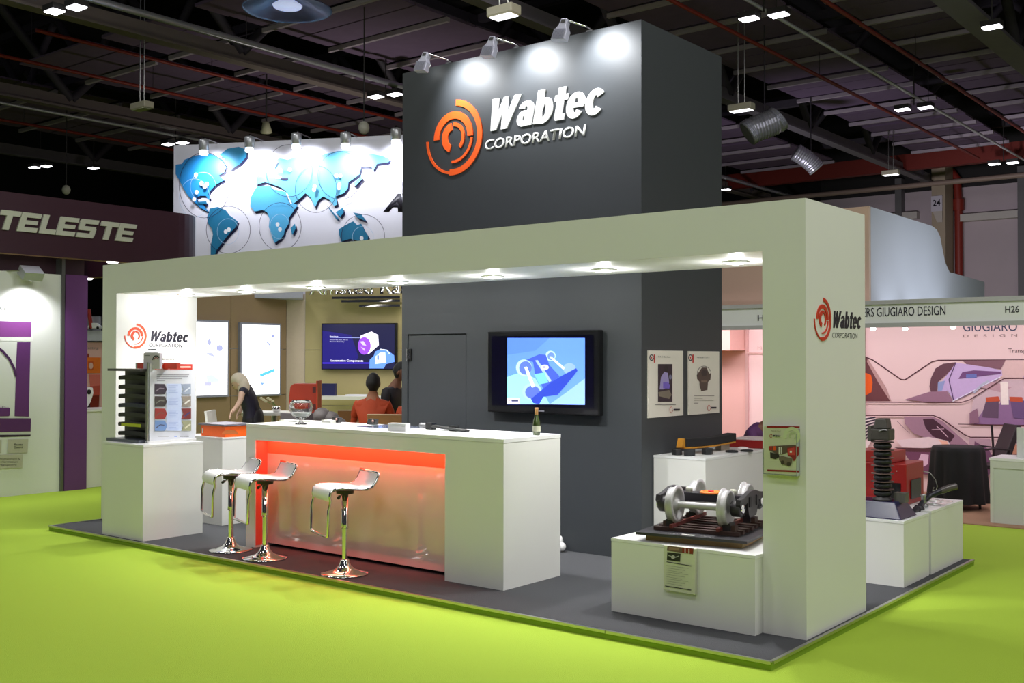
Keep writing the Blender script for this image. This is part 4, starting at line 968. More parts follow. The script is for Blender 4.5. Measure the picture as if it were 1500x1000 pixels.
    pel = av(J['pelvis'], (.150, .125)); sp = av(Vector(J['pelvis']).lerp(Vector(J['chest']), .5), (.128 if dress else .142, .115)); ch = av(J['chest'], (.15, .125)); n0 = av(Vector(J['chest']).lerp(nk, .72), .092)
    Ed = [(pel, sp), (sp, ch), (ch, n0)]
    for s in 'lr':
        S_, El, Wr = arms[s]
        if sleeves == 'none': a = av(S_.lerp(Vector(J['chest']), .25), .062); Ed += [(ch, a)]; continue
        a = av(S_-UZ*.01, .064); end = El.lerp(Wr, .92) if sleeves == 'long' else S_.lerp(El, .7); 
        Ed += [(ch, a)]
        if sleeves == 'long': b = av(El, .050); c = av(end, .038); Ed += [(a, b), (b, c)]
        else: c = av(end, .056); Ed += [(a, c)]
    skinmesh('dress' if dress else 'shirt', V, Ed, top, t, 1, 0)
    V = []; Ed = []; pel = av(Vector(J['pelvis'])+UZ*.0, (.152, .127))
    for s in 'lr':
        hp, kn, an = Vector(J['hip_'+s]), Vector(J['kn_'+s]), Vector(J['an_'+s])
        if dress:
            if s == 'r': continue
            V[0] = (Vector(J['pelvis'])+UZ*.14, (.125, .115)); m_ = (hp+Vector(J['hip_r']))/2; a = av(Vector(J['pelvis'])-UZ*.04, (.155, .14)); b = av(Vector((m_.x, m_.y, m_.z-.2)), (.150, .14)); c = av(Vector((m_.x, m_.y, m_.z-.42)), (.135, .125)); Ed += [(pel, a), (a, b), (b, c)]
        else: a = av(hp, .100); b = av(kn, .072); c = av(kn.lerp(an, .93), .055); Ed += [(pel, a), (a, b), (b, c)]
    skinmesh('skirt' if dress else 'trousers', V, Ed, bottom, t, 1, 0)
    for s in 'lr':
        an = Vector(J['an_'+s]); d = Vector((f.x, f.y, 0)).normalized()
        MB().ball(an+d*.06-UZ*.045, (.05, .05, .035), None).ball(an+d*.14-UZ*.055, (.045, .045, .028), None).build('shoe', shoe, t)
    return t
def standing(b, facing, h=1.72, lean=0.0, arms=None):
    """simple upright skeleton; facing angle in degrees"""
    f = Vector((math.cos(R(facing)), math.sin(R(facing)), 0)); s = Vector((f.y, -f.x, 0)); b = Vector(b); k = h/1.75
    J = dict(pelvis=b+UZ*.95*k, chest=b+UZ*1.30*k+f*lean*.35, neck=b+UZ*1.47*k+f*lean*.55, head=b+UZ*1.625*k+f*(lean*.75+.02))
    for n, q in (('l', -1), ('r', 1)):
        J['sh_'+n] = J['chest']+s*q*.185*k+UZ*.10; J['el_'+n] = J['sh_'+n]-UZ*.27+s*q*.03-f*.02; J['wr_'+n] = J['el_'+n]-UZ*.20+f*.12
        J['hip_'+n] = b+UZ*.9*k+s*q*.085; J['kn_'+n] = b+UZ*.50*k+s*q*.09+f*.015; J['an_'+n] = b+UZ*.085+s*q*.09
    return J, f, s
# woman in the next booth, bending to arrange a chair
B = atD(368, 600, 13.6); B = Vector((B.x, B.y, -.05)); J, f, s = standing(B, 205, 1.70)
hd = atD(351, 560, 13.5); J['head'] = hd
J['pelvis'] = atD(371, 606, 13.6)+UZ*-.02; J['chest'] = atD(362, 577, 13.55); J['neck'] = atD(356, 566, 13.5)
J['sh_l'] = atD(355, 571, 13.35); J['el_l'] = atD(352, 588, 13.3); J['wr_l'] = atD(343, 600, 13.25); J['ha_l'] = atD(339, 605, 13.2)
J['sh_r'] = atD(362, 570, 13.75); J['el_r'] = atD(357, 590, 13.85); J['wr_r'] = atD(352, 602, 13.8); J['ha_r'] = atD(349, 606, 13.75)
for n, q in (('l', -.09), ('r', .09)): J['hip_'+n] = J['pelvis']-UZ*.06+RGT*0+s*q; J['kn_'+n] = Vector((J['hip_'+n].x, J['hip_'+n].y, .45)); J['an_'+n] = Vector((J['hip_'+n].x, J['hip_'+n].y, .05))
NAVY = mat((30, 26, 48), .6, noise=.1)
person('blonde woman in a sleeveless dark dress bending over a white chair', B, J, mat((214, 178, 156), .55, noise=.04), NAVY, mat((16, 15, 22), .6), mat((216, 204, 184), .6, noise=.15), BLACK, (-.75, -.30, -.55), True, 'none', dress=True)
# man in orange shirt seated on a high chair, back turned
def seated(px, pyhead, d, facing, seat):
    hd = atD(px, pyhead, d); b = Vector((hd.x, hd.y, 0)); f = Vector((math.cos(R(facing)), math.sin(R(facing)), 0)); s = Vector((f.y, -f.x, 0)); b -= f*.05
    J = dict(head=hd, neck=hd-UZ*.13-f*.02, chest=hd-UZ*.29-f*.04, pelvis=Vector((b.x, b.y, hd.z-.70))-f*.03)
    for n, q in (('l', -1), ('r', 1)):
        J['sh_'+n] = J['chest']+s*q*.175+UZ*.07; J['el_'+n] = J['sh_'+n]-UZ*.26+s*q*.07+f*.05; J['wr_'+n] = J['el_'+n]+f*.22-s*q*.04+UZ*.02
        J['hip_'+n] = J['pelvis']+s*q*.09+f*.03-UZ*.02; J['kn_'+n] = J['hip_'+n]+f*.40-UZ*.04; J['an_'+n] = Vector((J['kn_'+n].x, J['kn_'+n].y, J['kn_'+n].z-.42))
    return J, b, f, s
OSH = mat((172, 60, 14), .7, noise=.06)
J, b, f, s = seated(547, 562, 12.3, 120, .8)
person('man in an orange shirt seen from behind on a wooden chair', b, J, mat((150, 96, 66), .55), OSH, DGREY, HAIR, BLACK, f, sleeves='short')
Jo, bo, fo, so = J, b, f, s
J, b, f, s = seated(611, 570, 12.0, 120, .8)
person('second orange shirted person mostly hidden behind the charcoal tower', b, J, mat((150, 96, 66), .55), OSH, DGREY, HAIR, BLACK, f, sleeves='short')
b = atD(567, 600, 13.1); b = Vector((b.x, b.y, 0)); J, f, s = standing(b, 20, 1.70, .22)
person('man in a dark suit standing beyond the orange shirted man', b, J, SKIN_D, mat((40, 38, 46), .7), mat((30, 30, 36), .7), HAIR, BLACK, (f.x, f.y, -.15))
b = atD(111, 560, 16.3); b = Vector((b.x, b.y, -.05)); J, f, s = standing(b, -60, 1.50)
person('man in a dark jacket sitting behind the pale counter at far left', b, J, mat((176, 120, 84), .55), mat((44, 40, 44), .7), DGREY, mat((40, 28, 22), .7), BLACK, f)
# person in purple beyond the right pillar, leaning over
b = Vector((-2.0, 4.1, -.05)); J, f, s = standing(b, 10, 1.62, .0)
c = atD(1106, 634, 11.3); dz = c.z-.02
b = Vector((c.x, c.y, -.05)); J, f, s = standing(b, 200, 1.6); 
J['pelvis'] = Vector((c.x, c.y, .70)); J['chest'] = Vector((c.x-.02, c.y-.02, .96)); J['neck'] = J['chest']+Vector((.14, .02, .10)); J['head'] = J['neck']+Vector((.14, .02, .06))
for n, q in (('l', -1), ('r', 1)): J['sh_'+n] = J['chest']+s*q*.17+UZ*.03; J['el_'+n] = J['sh_'+n]-UZ*.18+Vector((.10, -.08, 0)); J['wr_'+n] = J['el_'+n]+Vector((.1, -.1, -.05))
person('person in a purple top bending down, half hidden by the right pillar', b, J, SKIN_D, mat((96, 52, 104), .7), DGREY, HAIR, BLACK, (.7, -.6, -.5))

# wooden high chairs, orange locomotive block and pedestal
def high_chair(c, f, label, m=mat((126, 88, 42), .5, noise=.1)):
    s = Vector((f.y, -f.x, 0)); c = Vector((c.x, c.y, 0)); t = thing('wooden_chair', label, 'chair', c, group='wooden chairs behind the counter')
    MB().obox(c+UZ*.76, s*.20, f*.20, UZ*.015).build('seat', m, t); MB().obox(c-f*.20+UZ*1.03, s*.20, f*.012, UZ*.10).build('backrest', m, t, bevel=.006)
    MB().obox(c-f*.20+UZ*1.134, s*.198, f*.014, UZ*.004).build('pale_top_edge', mat((200, 180, 150), .4), t)
    for a in (-1, 1):
        MB().tube([c+s*a*.18-f*.19, c+s*a*.18-f*.20+UZ*1.0], .014, 8).build('leg', m, t); MB().tube([c+s*a*.18+f*.18, c+s*a*.18+f*.18+UZ*.75], .014, 8).build('leg', m, t)
    MB().tube([c+s*.18+f*.18+UZ*.3, c-s*.18+f*.18+UZ*.3], .010, 8).build('footrest', m, t)
c = atD(559, 606, 11.75); high_chair(Vector((c.x, c.y, 0))+fo*.16+so*.05, fo, 'wooden high chair with flat back panel under the orange shirted man')
c = atD(519, 606, 12.6); high_chair(Vector((c.x, c.y, 0))+fo*.2, fo, 'wooden high chair left of the orange shirted man')
c = atD(447, 600, 12.5); c.z = 0
pd = tag(MB().box(c.x-.2, c.x+.2, c.y-.2, c.y+.2, .001, 1.11).build('dark_pedestal', mat((86, 80, 84), .5)), 'dark grey pedestal under the orange machine block', 'pedestal')
A = atD(431, 580, 12.4); 
t = thing('orange_machine_block', 'dark orange machine block with rounded left edge behind the glass bowl', 'machine', Vector((c.x, c.y, 1.112)))
q = Vector((c.x, c.y, 1.112)); d = RGT.copy(); d.z = 0; d.normalize(); n = Vector((-d.y, d.x, 0))
OM = mat((146, 38, 8), .5, noise=.05)
MB().prism([q+d*a+UZ*b-n*.11 for a, b in ((-.13, .0), (.15, 0), (.15, .34), (-.11, .34), (-.15, .31), (-.165, .2), (-.165, .1), (-.15, .03))], n*.22).build('block_body', OM, t, bevel=.006)
MB().obox(q+d*.158+UZ*.187, d*.008, n*.13, UZ*.185).build('end_flange', mat((168, 50, 14), .5), t)
for zz in (.07, .27): MB().obox(q+d*.125+UZ*zz-n*.114, d*.018, n*.004, UZ*.035).build('dark_socket', mat((70, 14, 14), .5), t)
t = thing('grey_bag', 'grey lumpy bag and wrapped gear standing behind the glass bowl', 'bag', (0, 0, 0))
c = atD(478, 618, 11.9); t.location = (c.x, c.y, .95)
mb = MB()
for dx, dz, r in ((-.05, .07, .10), (.05, .03, .10), (.14, -.03, .09), (0, -.05, .12)): mb.ball(c+d*dx+UZ*dz, (r, r, r*.9), None, 12, 8)
mb.build('bag_body', mat((84, 78, 78), .6, noise=.35, scale=12, bump=.5), t)
tag(MB().box(c.x-.25, c.x+.25, c.y-.2, c.y+.2, .001, c.z-.175).build('side_table', mat((70, 66, 66), .5)), 'dark side table under the grey bag', 'table')

# ================================================================== NEIGHBOUR BOOTH BEHIND (wood walls, light boxes, world map)
BX = -10.601
K = Vector((atD(447, 500, 17).x, atD(447, 500, 17).y, 0)); DRR = Vector((.902, .4317, 0)); DRN = Vector((.4317, -.902, 0))   # along the wall, and its normal facing us
wl = thing('wood_panel_wall', 'tall brown wood panelled wall holding two glowing light boxes', 'wall panel', (BX, 2.5, 0))
for j, (y0, y1) in enumerate(((2.3, 3.62), (3.63, 4.68))):
    for (z0, z1) in ((-.05, 1.17), (1.178, 1.88), (1.888, 2.75)): MB().box(BX-.08, BX-.001, y0, y1, z0, z1).build('panel', BEIGE, wl)
MB().prism([(BX-.08, 4.69, -.05), (BX, 4.69, -.05), (K.x, K.y-.005, -.05), (K.x-.08, K.y, -.05)], (0, 0, 2.8)).build('corner_panel', mat((196, 180, 162), .5), wl)
PLB = Plane((BX, 0, 0), (1, 0, 0)); q8 = lambda x, y: (280+x/4.69, 420+y/4.69)
WHL = mat((252, 252, 255), .4, emit=1.5)
for (a, b, zt, zb, l, k) in ((2.9, 3.52, 2.27, 1.2, 'glowing white light box poster behind the printed panel, left of two', 0), (3.785, 4.50, 2.25, 1.19, 'glowing white light box poster beside the bending woman, right of two', 1)):
    t = thing('light_box', l, 'light box', (BX+.04, (a+b)/2, zb))
    MB().box(BX+.001, BX+.06, a-.03, b+.03, zb-.03, zt+.03).build('frame', mat((150, 156, 176), .4, .3), t)
    MB().box(BX+.061, BX+.064, a, b, zb, zt).build('lit_face', WHL, t)
    PLc = Plane((BX+.065, 0, 0), (1, 0, 0)); e = lambda c: mat(c, .5, emit=.9)
    if k == 0: it = [(stroke([(60, 400), (72, 420), (70, 440)], 4), e((190, 190, 205))), (ell(125, 380, 12, 22), e((170, 175, 215))), (ell(195, 420, 22, 22), e((165, 170, 215))), ([(95, 455), (140, 450), (170, 485), (120, 470)], e((185, 190, 225))), ([(100, 610), (140, 600), (195, 640), (190, 655), (110, 655)], e((205, 232, 240))), (rect(90, 655, 138, 680), e((190, 190, 230))), (rect(145, 712, 200, 720), e((180, 180, 215)))]
    else: it = [(ell(562, 337, 8, 12), e((150, 160, 215))), ([(512, 375), (522, 372), (548, 400), (540, 408)], e((160, 170, 215))), (stroke(ell(460, 445, 28, 20, 16, 0, 200), 4), e((200, 205, 215))), (stroke([(510, 430), (568, 468)], 2), e((200, 200, 220))), ([(470, 600), (570, 560), (574, 580), (476, 618)], e((90, 190, 232))), (stroke([(480, 665), (565, 610)], 2), e((170, 175, 200))), ([(475, 655), (500, 660), (488, 680)], e((120, 160, 220)))]
    decal('print', PLc, it, t, conv=q8, off=.0005, step=.0005)
# ceiling raft of that booth with small downlights
t = thing('booth_canopy', 'pale canopy slab with five small downlights over the wood wall', 'canopy', (-9.5, 3.6, 2.66))
MB().prism([atZ(294, 437, 2.66), atZ(444, 436, 2.66), atZ(444, 449, 2.66), atZ(424, 449.5, 2.66)], (0, 0, .1)).build('slab', mat((170, 172, 190), .5), t)
MB().prism([atZ(302, 434, 2.79), atZ(390, 433, 2.79), atZ(390, 425, 2.79), atZ(310, 432, 2.79)], (0, 0, .08)).build('upper_slab', mat((130, 130, 150), .4), t)
for px, py in ((363, 444), (396, 442), (399, 446.5), (432, 445), (434, 448)):
    P = atZ(px, py, 2.655); MB().lathe((P.x, P.y, 2.659), [(0, -.006), (.04, -.006), (.045, 0)], n=14).build('downlight', mat((255, 255, 255), .5, emit=5), t)
area('neighbour_light', (-9.3, 3.6, 2.55), 1.2, 14, (1, .94, .86), (0, R(-15), 0))
area('neighbour_light', (-7.8, 5.0, 3.2), 1.6, 30, (1, .95, .86), (0, 0, 0))
# television wall
tvw = thing('olive_panel_wall', 'olive panelled wall with large blue screen beside the charcoal tower', 'wall panel', K)
for (z0, z1) in ((-.05, 1.0), (1.006, 1.87), (1.876, 3.0)):
    for (a, b) in ((0, 1.75), (1.756, 4.6)): MB().prism([K+DRR*a+UZ*z0, K+DRR*b+UZ*z0, K+DRR*b-DRN*.08+UZ*z0, K+DRR*a-DRN*.08+UZ*z0], UZ*(z1-z0)).build('panel', OLIVE, tvw)
PV = Plane(K+DRN*.10, DRN); v8 = q8
def onv(px, py, off=0): return hit(px, py, K+DRN*(.10+off), DRN)
TLc, TRc, BLc = onv(471, 473.5), onv(581, 473.5), onv(471, 541)
t = thing('wall_television', 'large flat screen showing a purple cylinder and locomotive text', 'television', TLc)
wd = (TRc-TLc).dot(DRR); ht = TLc.z-BLc.z
MB().prism([TLc, TLc+DRR*wd, TLc+DRR*wd-DRN*.06, TLc-DRN*.06], -UZ*ht).build('housing', mat((12, 12, 18), .3), t)
it = [([(903, 258), (1398, 258), (1398, 562), (903, 562)], E((26, 26, 62), .9)), ([(903, 300), (1100, 330), (1150, 480), (1100, 562), (903, 562)], E((32, 26, 110), .9)), (rect(903, 518, 1230, 528), E((60, 40, 190), .9)), ([(903, 528), (1225, 528), (1225, 562), (903, 562)], E((28, 22, 84), .9)),
      ([(1165, 335), (1240, 306), (1285, 330), (1290, 400), (1220, 462), (1160, 430)], E((225, 222, 240), 1)), (ell(1190, 405, 44, 60), E((140, 72, 232), 1)), ([(1160, 375), (1185, 372), (1205, 405), (1180, 400)], E((190, 180, 240))), ([(1165, 410), (1195, 425), (1190, 440)], E((190, 170, 240))), (stroke([(955, 347), (1160, 350)], 3), E((150, 160, 220))),
      ([(1225, 560), (1228, 500), (1255, 475), (1265, 445), (1300, 428), (1350, 435), (1395, 470), (1398, 515), (1340, 530), (1325, 560)], E((96, 140, 225), 1)), ([(1265, 480), (1300, 450), (1335, 450), (1340, 520), (1265, 530)], E((200, 215, 245), 1)), (stroke([(1300, 428), (1345, 434), (1365, 460)], 6), E((220, 230, 255))), (rect(1280, 470, 1290, 500), E((60, 90, 190)))]
decal('screen_picture', PV, it, t, conv=v8, off=.001, step=.0006)
em = E((240, 240, 255), 1)
textpx('title_lettering', 'Bearings', PV, v8(955, 346), v8(1012, 346), v8(0, 335)[1], em, t, depth=.001, off=.012)
textpx('caption_lettering', 'Locomotive Components', PV, v8(962, 512), v8(1184, 514), v8(0, 498)[1], em, t, depth=.001, off=.012, bold=.02)
textpx('small_lettering', 'Around the clock 24/7 to', PV, v8(955, 366), v8(1078, 367), v8(0, 359)[1], E((190, 190, 220)), t, depth=.001, off=.012)
textpx('small_lettering', 'Maximise Reliability', PV, v8(955, 378), v8(1055, 379), v8(0, 371)[1], E((190, 190, 220)), t, depth=.001, off=.012)
t = thing('metal_sign_letters', 'large polished metal letters above the screen, cut off by the arch', 'sign', onv(520, 433, .05))
textpx('lettering', 'Amsted Rail', Plane(K+DRN*.18, DRN), (455, 432), (600, 430), 412, CHROME, t, depth=.06, bold=.02)
t = thing('metal_canopy_fins', 'three stepped polished metal fins above the olive wall screen', 'canopy', onv(540, 445, .2))
for k, (x0, py) in enumerate(((486, 437), (500, 442), (526, 449))):
    a, b = onv(x0, py, .25-.06*k), onv(586, py+.5, .25-.06*k); a.z = b.z = (a.z+b.z)/2
    MB().prism([a, b, b-DRN*(.3-.06*k), a-DRN*(.3-.06*k)], UZ*.035).build('fin', CHROME, t)
# shelf with items
a, b = onv(467, 588, .5), onv(600, 588, .5)
t = thing('white_shelf_table', 'long white shelf table under the blue screen', 'table', (a+b)/2)
a.z = b.z = 1.12
MB().prism([a, b, b-DRN*.45, a-DRN*.45], UZ*.05).build('table_top', WHITE, t)
MB().prism([a+DRR*.8-DRN*.1-UZ*1.17, b-DRN*.1-UZ*1.17, b-DRN*.40-UZ*1.17, a+DRR*.8-DRN*.40-UZ*1.17], UZ*1.165).build('cabinet', OLIVE, t)
p = a.lerp(b, .06); tag(MB().obox(p-DRN*.2+UZ*.145, DRR*.11, DRN*.03, UZ*.093).build('navy_box', mat((34, 36, 84), .4)), 'small dark blue box standing on the white shelf table', 'box')
p = a.lerp(b, .42); tag(MB().obox(p-DRN*.2+UZ*.063, DRR*.22, DRN*.1, UZ*.012).build('brochure_pile', mat((220, 222, 232), .4)), 'pile of brochures lying on the white shelf table', 'brochures')
# white table and chairs near the light boxes
c = atD(402, 606, 14.2)
t = thing('white_table', 'white pedestal table behind the bending woman', 'table', (c.x, c.y, -.05))
c.z = 0
MB().obox(c+UZ*1.02, d*.36, n*.3, UZ*.018).build('table_top', WHITE, t); MB().tube([c-UZ*.04, c+UZ*1.0], .04, 12).build('column', BRUSHED, t); MB().lathe(c-UZ*.048, [(0, 0), (.25, 0), (.25, .015), (0, .02)], n=24).build('base', BRUSHED, t)
def white_chair(px, dd, label, fl=1):
    c = atD(px, 606, dd); c.z = -.05; t = thing('white_chair', label, 'chair', c)
    MB().obox(c+UZ*.74, d*.20, n*.2, UZ*.02).build('seat', WHITE, t)
    MB().prism([c+d*fl*(-.20)+UZ*.75-n*.2, c+d*fl*(-.26)+UZ*1.16-n*.18, c+d*fl*(-.235)+UZ*1.16-n*.18, c+d*fl*(-.17)+UZ*.75-n*.2], n*.4).build('backrest', WHITE, t)
    MB().tube([c+UZ*.02, c+UZ*.72], .03, 10).build('leg', CHROME, t); MB().lathe(c+UZ*.001, [(0, 0), (.2, 0), (.2, .01), (0, .02)], n=20).build('base', CHROME, t)
white_chair(337, 13.0, 'white chair held by the bending woman')
white_chair(418, 14.9, 'white chair at the right of the white table', -1)
white_chair(384, 15.4, 'white chair behind the white table')
c = atD(405, 599, 14.1); c.z = 1.04
t = thing('flower_vase', 'small silver vase with pale flowers on the white table', 'vase', c)
MB().lathe(c, [(0, 0), (.04, 0), (.055, .03), (.05, .07), (.04, .075), (0, .06)], n=20).build('bowl', CHROME, t)
for k in range(6):
    a = c+UZ*.07; tipp = c+UZ*(.14+.02*(k % 3))-d*(.05+.03*k)
    MB().tube([a, tipp], .004, 5).build('stem', mat((110, 130, 70), .6), t); MB().ball(tipp, (.022, .022, .016), None, 8, 6).build('blossom', mat((222, 216, 180), .6), t)
# world map wall
def q4(x, y): return (250+x/4.286, 190+y/4.286)
ML = atD(254.7, 213, 19.5); MN = DRN; PM = Plane(ML, MN)
MR = PM.px(640, 195); mw = thing('world_map_wall', 'tall white wall with blue world map lit by five spotlights', 'display wall', Vector((ML.x, ML.y, -.05)))
wlen = (MR-ML).dot(DRR); top = ML.z
MB().prism([Vector((ML.x, ML.y, -.05)), Vector((ML.x, ML.y, -.05))+DRR*wlen, Vector((ML.x, ML.y, -.05))+DRR*wlen-MN*.2, Vector((ML.x, ML.y, -.05))-MN*.2], UZ*(top+.05)).build('wall_board', mat((214, 214, 228), .5, noise=.01), mw)
CT = mat((36, 132, 176), .5, noise=.02); CTD = mat((22, 110, 150), .5); CTL = mat((96, 176, 214), .5); NV = mat((26, 26, 66), .5)
cont = [([(35, 220), (75, 215), (90, 190), (150, 165), (250, 150), (330, 190), (355, 235), (340, 270), (300, 290), (345, 315), (290, 345), (250, 385), (240, 405), (250, 430), (240, 440), (225, 415), (190, 415), (165, 430), (175, 460), (200, 455), (215, 480), (240, 510), (235, 515), (190, 490), (150, 455), (110, 410), (85, 370), (60, 320), (35, 280)], mat((30, 128, 196), .5)),
        ([(310, 160), (360, 120), (430, 108), (480, 125), (480, 170), (440, 215), (400, 240), (385, 255), (365, 235), (350, 200), (330, 170)], CT),
        ([(250, 495), (300, 485), (350, 505), (370, 535), (425, 575), (415, 610), (380, 645), (350, 680), (320, 720), (290, 760), (285, 785), (255, 785), (255, 730), (270, 660), (265, 625), (240, 590), (232, 550), (245, 520)], CTD),
        ([(545, 360), (620, 350), (650, 375), (700, 385), (740, 395), (760, 455), (800, 475), (770, 520), (745, 555), (745, 590), (720, 630), (715, 660), (690, 690), (655, 712), (640, 670), (620, 610), (625, 560), (610, 520), (580, 505), (530, 515), (505, 480), (505, 430), (525, 390)], mat((74, 160, 206), .5)),
        ([(540, 345), (545, 300), (590, 285), (620, 250), (600, 240), (640, 200), (690, 180), (740, 190), (790, 170), (860, 180), (950, 160), (1050, 135), (1150, 130), (1250, 150), (1330, 165), (1380, 185), (1370, 205), (1300, 215), (1275, 260), (1265, 235), (1200, 235), (1190, 280), (1150, 310), (1120, 330), (1115, 370), (1090, 400), (1040, 420), (1050, 470), (1030, 480), (1000, 440), (960, 420), (930, 445), (910, 490), (885, 430), (850, 400), (820, 430), (775, 465), (750, 440), (735, 395), (700, 365), (660, 350), (600, 330)], CTL),
        ([(1060, 625), (1110, 595), (1150, 575), (1175, 600), (1200, 590), (1220, 630), (1245, 670), (1240, 695), (1200, 705), (1150, 690), (1130, 685), (1085, 700), (1075, 705), (1062, 660)], CTD),
        ([(757, 620), (785, 590), (790, 620), (768, 662)], CT), ([(985, 480), (1000, 490), (1060, 560), (1050, 566)], CTD), ([(1040, 520), (1085, 490), (1092, 520), (1070, 548)], CT), ([(1150, 520), (1200, 530), (1235, 575), (1180, 555)], CTD), ([(1150, 340), (1195, 300), (1200, 285), (1208, 310), (1165, 355)], CTL), ([(165, 455), (230, 450), (235, 470), (180, 465)], CTD), ([(545, 300), (560, 285), (572, 300), (556, 318)], CTL)]
it = [([(x+7, y+13) for x, y in p], NV) for p, _ in cont] + cont
it += [(ell(680, 300, 24, 10), PAPER), ([(640, 235), (690, 205), (660, 245)], NV), (rect(700, 305, 745, 318), NV), ([(728, 395), (738, 398), (768, 465), (760, 468)], PAPER)]
for cx, cy, rx, ry in ((220, 350, 158, 205), (370, 630, 138, 148), (695, 610, 132, 150), (750, 260, 145, 163), (920, 375, 130, 147), (1072, 290, 140, 150), (1215, 670, 135, 136)):
    c_ = [p for p in ell(cx, cy, rx, ry, 40, 0, 360)]; c_ = [p for p in c_ if p[1] > 8]
    it.append((stroke(c_ + ([c_[0]] if len(c_) == 40 else []), 3), NV))
for cx, cy, rx, ry in ((160, 430, 95, 120), (370, 640, 68, 80), (695, 610, 62, 78), (1215, 675, 66, 66), (215, 360, 80, 90)): c_ = ell(cx, cy, rx, ry, 30); it.append((stroke(c_+[c_[0]], 2), mat((170, 196, 226), .5)))
for cx, cy in ((170, 287), (205, 340), (225, 360), (175, 395), (160, 440), (240, 345), (705, 262), (760, 255), (1050, 292), (1075, 292), (1070, 350), (1068, 368), (915, 360), (912, 380), (360, 643), (380, 630), (685, 598), (700, 628), (1211, 684)): it.append((ell(cx, cy, 12, 14, 14), mat((236, 240, 250), .5)))
# bring every print polygon to the flat wall board
decal('map_print', PM, it, mw, conv=q4, off=.002, step=.0015)
textpx('lettering', 'A', PM, q4(1335, 515), q4(1460, 515), q4(0, 400)[1], INK, mw, depth=.004, bold=.06, shear=.35)
textpx('small_lettering', 'Po', PM, q4(1380, 290), q4(1440, 290), q4(0, 248)[1], mat((150, 150, 165), .5), mw, depth=.004, shear=.2)
textpx('small_lettering', 'Tr', PM, q4(1420, 355), q4(1470, 355), q4(0, 315)[1], mat((150, 150, 165), .5), mw, depth=.004, shear=.2)
labs = ('leftmost spotlight over the world map wall', 'second spotlight from the left over the world map', 'middle spotlight of five over the world map', 'fourth spotlight from the left over the world map', 'rightmost spotlight over the map, beside the charcoal tower')
for i, (px, py) in enumerate(((298.5, 213), (365.5, 209), (434, 204), (506, 203), (580, 197))):
    P = hit(px, py, ML+MN*.45, MN); t = thing('map_spotlight', labs[i], 'spotlight', P, group='spotlights over the world map')
    MB().lathe(P, [(0, -.09), (.075, -.09), (.085, -.075), (.09, .06), (.085, .10), (.05, .11), (0, .11)], n=22).build('lamp_housing', mat((196, 198, 204), .3, .6), t)
    MB().lathe(P-UZ*.10, [(.06, .03), (.075, -.03), (.07, -.06), (.05, -.035), (0, -.025)], n=22).build('reflector', mat((255, 255, 255), .3, emit=6), t)
    MB().tube([P+UZ*.09, P+UZ*.14, P+UZ*.14-MN*.6], .015, 8).build('arm', CHROME, t)
    spot('map_spot_beam', P-UZ*.22, P-UZ*.50-MN*.45, 95, 125, (.92, .94, 1), .9, .06)

# ================================================================== PURPLE BOOTH ON THE LEFT
FXX = -10.9; yE = atX(262, 318, FXX).y
fas = thing('purple_fascia', 'dark purple curved fascia ring with large pale company letters', 'booth frame', (-12, 1, 3.0))
DP = mat((56, 22, 40), .45, noise=.05); 
def ringpoly(off):
    r = .55; x1 = FXX-off; y1 = yE+.55-off; pts = [(x1, -4.5)]
    pts.append((x1, y1-r))
    for k in range(1, 9): a = R(90*k/8); pts.append((x1-r+r*math.cos(a), y1-r+r*math.sin(a)))
    pts.append((-18, y1)); return pts
o_, i_ = ringpoly(0), ringpoly(.16)
mb = MB(); Z0, Z1 = 3.085, 3.87
n_ = len(o_); vs = [(x, y, Z0) for x, y in o_]+[(x, y, Z1) for x, y in o_]+[(x, y, Z0) for x, y in i_]+[(x, y, Z1) for x, y in i_]
fs = []
for k in range(n_-1): fs += [(k, k+1, n_+k+1, n_+k), (2*n_+k, 3*n_+k, 3*n_+k+1, 2*n_+k+1), (n_+k, n_+k+1, 3*n_+k+1, 3*n_+k)]
fs += [(0, n_, 3*n_, 2*n_), (n_-1, 3*n_-1, 4*n_-1, 2*n_-1)]
mb.add(vs, fs, None, False); mb.build('fascia_band', DP, fas)
mb = MB(); mb.add([(x, y, Z0-.002) for x, y in o_]+[(x, y, Z0-.002) for x, y in i_], [(k, k+1, n_+k+1, n_+k) for k in range(n_-1)]); mb.build('soffit', mat((168, 128, 104), .5), fas)
MB().box(-18, FXX-2.6, -4.5, -4.3, Z0, Z1).build('end_band', DP, fas)
MB().box(-14.2, -14.0, -4.3, yE+.3, 3.0, 3.8).build('far_band', DP, fas)
PF2 = Plane((FXX, 0, 0), (1, 0, 0))
heavy('lettering', 'TELESTE', PF2, (-10, 335), (199, 355.5), 306, mat((200, 202, 190), .5), fas, .03, .28, .04)
for px, py, c in ((165, 384.5, 0), (147, 409.5, 1)):
    P = atZ(px, py, Z0-.01); 
    if c == 0: P = Vector((FXX-.08, atX(px, py, FXX-.08).y, Z0-.003))
    else: P = Vector((P.x, yE+.47, Z0-.003))
    MB().lathe(P, [(.0, -.02), (.06, -.02), (.085, 0)], n=16).build('downlight', mat((255, 255, 255), .5, emit=6), fas)
    spot('purple_booth_light', P-UZ*.05, P-UZ*2, 20, 120)
